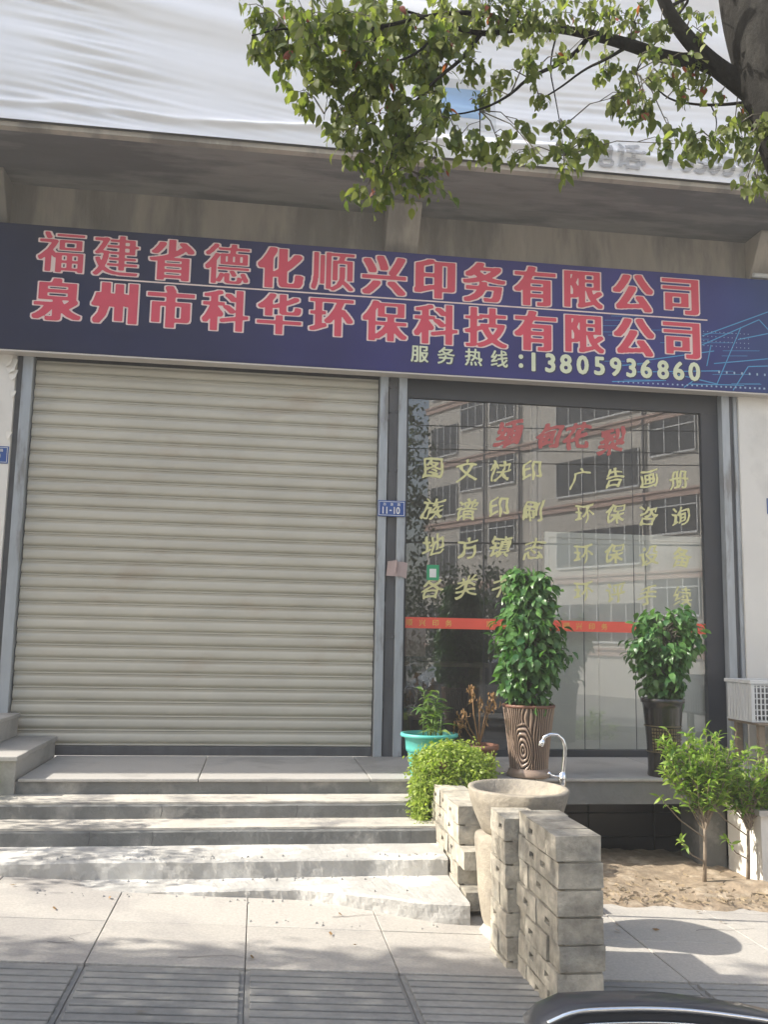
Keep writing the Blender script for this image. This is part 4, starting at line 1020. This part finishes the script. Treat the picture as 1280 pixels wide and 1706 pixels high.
# smooth trunk path
def smooth(pts, rad, it=2):
    for _ in range(it):
        np_, nr = [pts[0]], [rad[0]]
        for i in range(len(pts) - 1):
            np_ += [pts[i].lerp(pts[i + 1], .25), pts[i].lerp(pts[i + 1], .75)]; nr += [rad[i] * .75 + rad[i + 1] * .25, rad[i] * .25 + rad[i + 1] * .75]
        pts, rad = np_ + [pts[-1]], nr + [rad[-1]]
    return pts, rad
p_, r_ = smooth(tk, vs_r); b.tube(p_, r_, 20); b.build('trunk', m_bark, tree)
BR = [([(1300, 190, -3.85), (1235, 140, -3.8), (1190, 110, -3.78), (1140, 60, -3.8), (1110, 15, -3.85), (1085, -60, -3.9), (1060, -160, -4.0)], [.085, .07, .058, .048, .04, .03, .02]),
      ([(1230, 135, -3.8), (1170, 103, -3.75), (1110, 97, -3.7), (1050, 75, -3.7), (985, 58, -3.7), (930, 48, -3.7), (870, 46, -3.7), (800, 60, -3.72), (740, 40, -3.75), (680, 20, -3.8)], [.05, .046, .042, .04, .032, .026, .022, .018, .013, .008]),
      ([(1290, 165, -3.7), (1240, 172, -3.6), (1190, 176, -3.55), (1150, 174, -3.55), (1110, 165, -3.6), (1080, 130, -3.62)], [.016, .012, .010, .008, .006, .004]),
      ([(985, 58, -3.7), (950, 100, -3.7), (880, 130, -3.7), (850, 160, -3.72), (800, 185, -3.75), (735, 195, -3.78)], [.018, .014, .011, .009, .006, .004]),
      ([(1050, 75, -3.7), (1010, 100, -3.65), (975, 115, -3.6), (930, 150, -3.6), (890, 172, -3.6)], [.014, .010, .008, .006, .004]),
      ([(800, 60, -3.72), (770, 100, -3.75), (730, 130, -3.8), (690, 170, -3.8), (660, 230, -3.82), (640, 300, -3.85)], [.014, .012, .010, .008, .006, .004]),
      ([(870, 46, -3.7), (800, 20, -3.75), (720, 25, -3.8), (640, 45, -3.85), (560, 60, -3.9), (480, 45, -3.95), (420, 60, -4.0)], [.018, .016, .013, .011, .009, .006, .004]),
      ([(640, 45, -3.85), (610, 90, -3.85), (570, 140, -3.9), (540, 190, -3.9)], [.008, .006, .005, .003]),
      ([(740, 40, -3.75), (700, 90, -3.8), (640, 110, -3.8), (590, 160, -3.85), (600, 210, -3.85)], [.010, .008, .006, .005, .003]),
      ([(1110, 15, -3.85), (1160, -10, -3.9), (1100, 60, -3.75), (1060, 120, -3.7)], [.012, .010, .006, .004]),
      ([(930, 48, -3.7), (915, 110, -3.65), (925, 160, -3.62), (935, 215, -3.6), (940, 260, -3.6)], [.007, .005, .004, .003, .002]),
      ([(1185, 176, -3.55), (1196, 200, -3.55), (1190, 235, -3.55), (1205, 250, -3.55)], [.005, .004, .003, .002]),
      ([(1240, 172, -3.6), (1255, 215, -3.5), (1265, 260, -3.5), (1262, 300, -3.5)], [.006, .005, .004, .002])]
for pts, rad in BR:
    q, r = smooth([PT(x, y, Y) for x, y, Y in pts], [v * KS * .8 for v in rad], 2); MB().tube(q, r, 9).build('branch', m_bark, tree)
CL = [(430, 25, 34), (455, 60, 34), (425, 85, 22), (495, 25, 50), (480, 95, 34), (520, 75, 50), (555, 30, 60), (545, 130, 46), (590, 80, 60), (610, 30, 60), (505, 165, 20), (575, 170, 44), (635, 120, 64), (660, 50, 66), (612, 215, 44), (660, 190, 56), (700, 120, 56), (720, 60, 56), (740, 20, 50), (655, 250, 46), (690, 235, 46), (630, 290, 36), (600, 325, 22), (640, 330, 24), (700, 290, 34), (725, 265, 26), (575, 235, 22), (555, 215, 14), (730, 180, 44),
      (770, 40, 44), (810, 25, 44), (850, 20, 40), (780, 110, 30), (830, 130, 26), (800, 165, 20), (765, 230, 24), (800, 245, 24), (835, 250, 22), (855, 258, 14), (890, 30, 34), (930, 20, 34), (895, 85, 26), (950, 90, 24), (900, 165, 18), (880, 110, 20), (985, 20, 30), (1020, 25, 30), (1010, 110, 26), (1050, 130, 30), (1035, 160, 24), (1075, 165, 28), (1060, 180, 18), (1060, 35, 34), (1100, 45, 26), (1130, 110, 24), (1160, 120, 22), (1100, 125, 22), (1150, 150, 20), (1180, 140, 18), (1200, 160, 16), (1085, 85, 18), (1130, 20, 20), (1165, 20, 16), (1170, 55, 14),
      (935, 210, 14), (950, 232, 14), (905, 262, 16), (960, 262, 16), (985, 225, 18), (1000, 240, 10), (925, 250, 12), (940, 280, 14), (1115, 215, 12), (1125, 240, 13), (1150, 230, 22), (1140, 255, 14), (1165, 250, 12), (1205, 225, 20), (1225, 205, 24), (1195, 245, 16), (1235, 245, 18), (1262, 215, 22), (1272, 265, 20), (1255, 300, 16), (1275, 310, 14), (1240, 310, 12), (1250, 190, 18), (1280, 180, 20), (870, 220, 12), (1075, 200, 12)]
L = Leaves([leaf_geo(.043, .025, .18, .25), leaf_geo(.038, .024, .28, .5), leaf_geo(.040, .019, .35, .7), leaf_geo(.047, .027, .12, .35)])
tw = MB()
segs = []
for pts, rad in BR: segs += [PT(x, y, Y) for x, y, Y in pts]
for cx_, cy_, rd in CL:
    Yc = -3.75 + rr.uniform(-.35, .35) - (.15 if cx_ < 700 else 0) ; c = PT(cx_, cy_, Yc); rw = rd / 365. * KS
    near = min(segs, key=lambda s_: (s_ - c).length)
    mid = (near + c) / 2 + Vector((0, 0, .03)); tw.tube([near, mid, c], [.0026, .002, .0014], 4, cap=False)
    n = int(5 + (4.0 if cx_ < 760 else 5.6) * (rd / 9.5) ** 2)
    nt_ = max(2, n // 7)
    for k in range(nt_):
        e = c + Vector((rr.gauss(0, rw * .48), rr.gauss(0, rw * .9), rr.gauss(-.2 * rw, rw * .48))); s0 = mid.lerp(c, rr.uniform(.2, 1))
        tw.tube([s0, (s0 + e) / 2 + Vector((0, 0, .015)), e], [.0016, .0013, .001], 3, cap=False)
        for i in range(7 + (rr.random() < .5)):
            p = s0.lerp(e, rr.uniform(.35, 1.05)) + Vector((rr.gauss(0, .014), rr.gauss(0, .014), rr.gauss(0, .014)))
            L.add(p, gdir(rr, 1.05, .9), rr.uniform(-1.3, 1.3), rr.uniform(.6, 1.15) * (1 if cx_ < 760 or cy_ > 190 else .85), rr.randrange(4))
tag(tw.build('twigs', m_twig, tree, recalc=False), kind='stuff')
# the rest of the crown, above and beyond the frame
for i in range(7000):
    a = rr.uniform(0, 2 * PI); d = rr.uniform(.2, 1) ** .6
    p = Vector((1.9 + math.cos(a) * d * 2.3, -5.9 + math.sin(a) * d * 1.7, 4.1 + rr.uniform(-.9, 1.7) * (1.2 - d)))
    if p.y > -4.7 or (p.x < .15 and p.z < 5) or (p.x < .9 and p.y > -5.15) or (p.x > 2.1 and p.z < 4.9): continue
    # keep the view of the banner as in the photograph: only above the frame
    rel = p - CAM; yy = 853 - F_PX * rel.dot(_u2) / rel.dot(_F)
    if yy > -60: continue
    L.add(p, gdir(rr, .9, .9), rr.uniform(-1.3, 1.3), rr.uniform(.8, 1.3), rr.randrange(4))
L.build(tree, m_leaf_tree, 290, depth_key)

# ------------------------------------------------------------------ other street trees (left of the view and across the road)
def far_tree(x, y, zc, rx, ry, rz, n, label, seed, ls=.09, holes=.0, m_=m_leaf_far):
    z0 = zg(x) - .05; t = thing('street_tree', label, 'tree', (x, y, z0)); rr = random.Random(seed)
    tk_ = min(1, rx / 1.5); b = MB(); b.tube([(x, y, z0), (x + .03, y, (z0 + zc) * .5), (x, y, zc)], [.12 * tk_, .10 * tk_, .05 * tk_], 12)
    for k in range(7):
        a = k * .9; b.tube([(x, y, zc - rz * .7), (x + math.cos(a) * rx * .5, y + math.sin(a) * ry * .5, zc), (x + math.cos(a) * rx * .8, y + math.sin(a) * ry * .8, zc + rz * .3)], [.04 * tk_, .025 * tk_, .01 * tk_], 6)
    b.build('trunk', m_bark, t)
    L = Leaves([leaf_geo(ls, ls * .6, .2, .4), leaf_geo(ls * .9, ls * .5, .3, .6)])
    i = 0
    while i < n:
        v = Vector((rr.uniform(-1, 1), rr.uniform(-1, 1), rr.uniform(-1, 1)))
        if abs(v.x) ** 4 + abs(v.y) ** 4 + abs(v.z) ** 4 > 1: continue
        if noise.noise(v * 2.3 + Vector((seed, 0, 0))) < holes - .12 * v.length: continue
        c = Vector((x + v.x * rx, y + v.y * ry, zc + v.z * rz))
        for k in range(8): L.add(c + Vector((rr.gauss(0, ls), rr.gauss(0, ls), rr.gauss(0, ls))), gdir(rr, .8), rr.uniform(-1.5, 1.5), rr.uniform(.7, 1.4), rr.randrange(2)); i += 1
    L.build(t, m_, 0, stuff_name='crown')
# left neighbours on the same pavement: they shade the ribbed strip
far_tree(-5.3, -5.3, 4.3, 2.4, 1.95, 1.5, 32000, 'street tree beyond the left edge shading the ribbed paving', 201, .08, holes=-.28)
far_tree(-3.9, -1.95, 2.15, .42, .48, .35, 700, 'small shrub tree beyond the left edge dappling the upper steps', 202, .06, holes=-.2)
far_tree(2.2, -13.8, 4.6, 1.9, 1.6, 2.0, 5000, 'broad dark street tree across the road', 203, .11)
far_tree(5.4, -16.2, 1.5, 1.8, 1.4, 1.5, 4000, 'small dark tree by the far pavement', 204, .12)

# ------------------------------------------------------------------ building across the street (seen mirrored in the glass)
m_tilew = mat('pale_wall_tile', (.52, .49, .44), .6, .06, 2, .05)
m_salmon = mat('salmon_band', (.45, .32, .27), .7, .08)
m_wpane = mat('far_window_glass', (.03, .035, .045), .2, .1)
ab = thing('apartment_building', 'long tiled apartment building across the street mirrored in the shop window', 'building', (9.2, -42.5, 0))
ang = math.atan2(.891, .454)
ab.rotation_euler = (0, 0, ang)
def loc_part(b, name, m_, parent=ab):
    me = b.mesh(name, m_); o = bpy.data.objects.new(name, me); COL.objects.link(o); o.parent = parent; return o
# local frame: +X along the wall towards the camera, +Y to the viewer's side
LEN = 34; ZB = -2.2
loc_part(MB().box(-.0, LEN, -12, 0, ZB, 19.5), 'wall', m_tilew)
for z in (.7, 3.9, 7.25, 10.6, 13.9, 17.2):
    b = MB().box(-.12, LEN, 0.001, .12, z - .25, z); b.box(-.12, LEN, .001, .2, z, z + .09); loc_part(b, 'band', m_salmon)
pilas = [0, 4.95, 9.0, 9.7, 15.2, 18.4, 23, 28]
for u in (4.95, 7.6, 15.3, 22.2): loc_part(MB().tube([(u, .12, ZB), (u, .12, 19)], .06, 8), 'drain_pipe', m_darkpost)
wins = [(.35, 2.65, 0, 4), (2.95, 4.8, 1.55, 3), (5.3, 7.2, 1.55, 3), (10.1, 15.0, 0, 6), (15.6, 17.9, 1.5, 3), (18.8, 21.8, 0, 4), (23, 25, 1.5, 3), (25.6, 30, 0, 5)]
for fl_ in range(5):
    for (u0, u1, dz, nm) in wins:
        z0 = .7 + fl_ * 3.34 + .35 + dz * .75; z1 = z0 + 1.65
        f = loc_part(MB().box(u0, u1, .001, .05, z0, z1), 'window', m_wpane)
        b = MB(); w_ = (u1 - u0) / nm
        for k in range(nm + 1): b.box(u0 + k * w_ - .02, u0 + k * w_ + .02, .052, .09, z0, z1)
        b.box(u0, u1, .091, .12, z0 - .06, z0 + .02)
        if dz: b.box(u0, u1, .091, .11, z0 + 1.1, z0 + 1.15)
        loc_part(b, 'mullion', m_whplast, f)
b = MB()
for k in range(int(LEN / .28)): b.box(k * .28, k * .28 + .02, .0005, .004, ZB, 19.4)
tag(loc_part(b, 'tile_rib', mat('grout', (.36, .35, .33), .8, .05)), kind='stuff')
# grey shed wall left of it, darker block
gb = thing('grey_building', 'grey flat roofed building beyond the apartment block across the street', 'building', (-6, -60, 0))
MB().box(-26, 7.0, -72, -60, -1, 7.5).build('wall', mat('grey_wall', (.14, .15, .18), .8, .1), gb)
MB().box(-26.2, 7.2, -72.2, -59.8, 7.5, 7.9).build('roof', m_plaster, gb)
# overhead lines
m_wire = mat('black_cable', (.012, .012, .012), .5, .05, bump=0)
wires = thing('overhead_wires', 'four black cables strung along the far side of the street', 'cable', (3, -12.6, 5.9))
for z, sag, yy, r in ((6.25, .35, -12.6, .014), (5.75, .40, -12.6, .014), (5.45, .40, -12.6, .014), (3.25, .10, -12.4, .022)):
    pts = []
    for i in range(25):
        x = -14 + i * 34 / 24; t = i / 24; pts.append((x, yy, z - sag * 4 * t * (1 - t) + .02 * (x - 3)))
    MB().tube(pts, r, 6).build('cable', m_wire, wires)
for x in (-14, 20): MB().tube([(x, -12.75, zg(x) - .2), (x, -12.75, 8)], [.14, .1], 12).build('pole', m_conc, wires)

# parked car across the road, seen only as a reflection
m_carp = mat('silver_car_paint', (.42, .43, .44), .25, .02, bump=0, metal=.6, coat=.6)
m_carg = mat('car_glass', (.015, .018, .02), .08, .02, bump=0)
m_tyre = mat('tyre_rubber', (.02, .02, .02), .8, .1)
car = thing('parked_car', 'silver parked car mirrored in the lower shop window', 'car', (4.5, -11.8, zg(4.5) - .13))
cz = zg(4.5) - .13
body = [(2.4, .35), (2.38, .75), (2.75, .85), (3.5, .92), (4.0, 1.35), (4.4, 1.45), (5.5, 1.44), (6.1, 1.15), (6.5, .95), (6.62, .9), (6.65, .35)]
MB().prism([(x, cz + z) for x, z in body], -12.65, -10.95, 'y').build('body', m_carp, car, bevel=.06)
for y0 in (-10.949, -12.657):
    MB().prism([(x, cz + z) for x, z in ((3.66, .94), (4.08, 1.33), (4.8, 1.39), (4.8, .94))], y0, y0 + .006, 'y').build('side_window', m_carg, car)
    MB().prism([(x, cz + z) for x, z in ((4.86, .94), (4.86, 1.39), (5.45, 1.37), (5.95, 1.1), (6.1, .94))], y0, y0 + .006, 'y').build('side_window', m_carg, car)
for x in (3.2, 5.85):
    for y in (-10.97, -12.6):
        wv = MB().tube([(x, y - .1, cz + .32), (x, y + .1, cz + .32)], .32, 28).build('wheel', m_tyre, car)
        MB().tube([(x, y + .1, cz + .32), (x, y + .115, cz + .32)], .2, 20).build('rim', m_chrome, wv)
for x in (2.37, ): MB().box(x, x + .05, -12.4, -12.0, cz + .6, cz + .72).build('headlight', m_chrome, car)

# door mirror of the vehicle the view is taken from
m_mirb = mat('black_mirror_shell', (.035, .039, .05), .5, .05, bump=0, coat=.3)
dm = thing('car_door', 'black car door mirror with a bright rim at the bottom right corner', 'car part', (.3, -7.1, .2))
def mirror_pts(off, yy):
    out = []
    for x, y in ((905, 1760), (888, 1712), (912, 1688), (955, 1672 - 4), (1020, 1665), (1080, 1664), (1150, 1667), (1220, 1676), (1290, 1686), (1360, 1702), (1420, 1740), (1430, 1800)):
        out.append(P(x, y + off + 15, yy))
    return out
Ym = -7.0
outer = mirror_pts(0, Ym); 
b = MB()
ring = [(0, Ym + .0, 1.0), (0, Ym + .02, .99), (0, Ym + .06, .93), (0, Ym + .10, .80)]
cxm = sum(p.x for p in outer) / len(outer); czm = min(p.z for p in outer) - .02
vs = []; nO = len(outer)
rings = [(.0, .955), (-.002, .975), (.0, 1.0), (.02, 1.0), (.06, .95), (.10, .80)]
def clampz(p): return p
for dy, s_ in rings:
    for p in outer: vs.append((cxm + (p.x - cxm) * s_, Ym + dy, czm + (p.z - czm) * s_))
fs = [(r * nO + k, r * nO + k + 1, (r + 1) * nO + k + 1, (r + 1) * nO + k) for r in range(len(rings) - 1) for k in range(nO - 1)]
b.add(vs, fs, True)
b.add([(v[0], Ym + .10, v[2]) for v in vs[-nO:]], [tuple(range(nO))])
b.build('housing', m_mirb, dm)
q = [Vector((cxm + (p.x - cxm) * 1.0, Ym - .001, czm + (p.z - czm) * 1.0)) for p in outer[2:-2]]; qs, rs = smooth(q, [.0022] * len(q), 2)
MB().tube(qs, .0022, 8).build('rim_trim', m_chrome, dm)
q = [Vector((cxm + (p.x - cxm) * .955, Ym + .004, czm + (p.z - czm) * .86)) for p in outer[2:-2]]; qs, rs = smooth(q, [.0018] * len(q), 2)
MB().tube(qs, .0015, 8).build('inner_trim', m_chrome, dm)
b = MB(); b.add([(cxm + (p.x - cxm) * .955, Ym + .006, czm + (p.z - czm) * .955) for p in outer], [tuple(range(nO))]); b.build('face', m_mirb, dm, recalc=False)
zt = min(p.z for p in outer)
MB().box(cxm - .05, cxm + .05, Ym + .01, Ym + .06, zt - .25, zt + .02).build('arm', m_mirb, dm)
MB().box(-.6, 1.4, Ym - .02, Ym + .06, zg(0) + .2, zt - .15).build('door_panel', m_mirb, dm, bevel=.02)

# gauge: nothing should be left without a colour
for m_ in bpy.data.materials:
    if '_' in m_: del m_['_']

# ------------------------------------------------------------------ added volume imitating windscreen glare: thin haze round the whole place
hz = bpy.data.materials.new('glare_veil'); hz.use_nodes = True; hn = hz.node_tree; hn.nodes.clear()
ho = hn.nodes.new('ShaderNodeOutputMaterial'); hv = hn.nodes.new('ShaderNodeVolumePrincipled')
hv.inputs['Color'].default_value = (1, .975, .93, 1); hv.inputs['Density'].default_value = VEIL; hv.inputs['Anisotropy'].default_value = .2
hn.links.new(hv.outputs[0], ho.inputs['Volume'])
tag(MB().box(-62, 62, -86, 40, -6, 21).build('glare_haze', hz), kind='stuff')
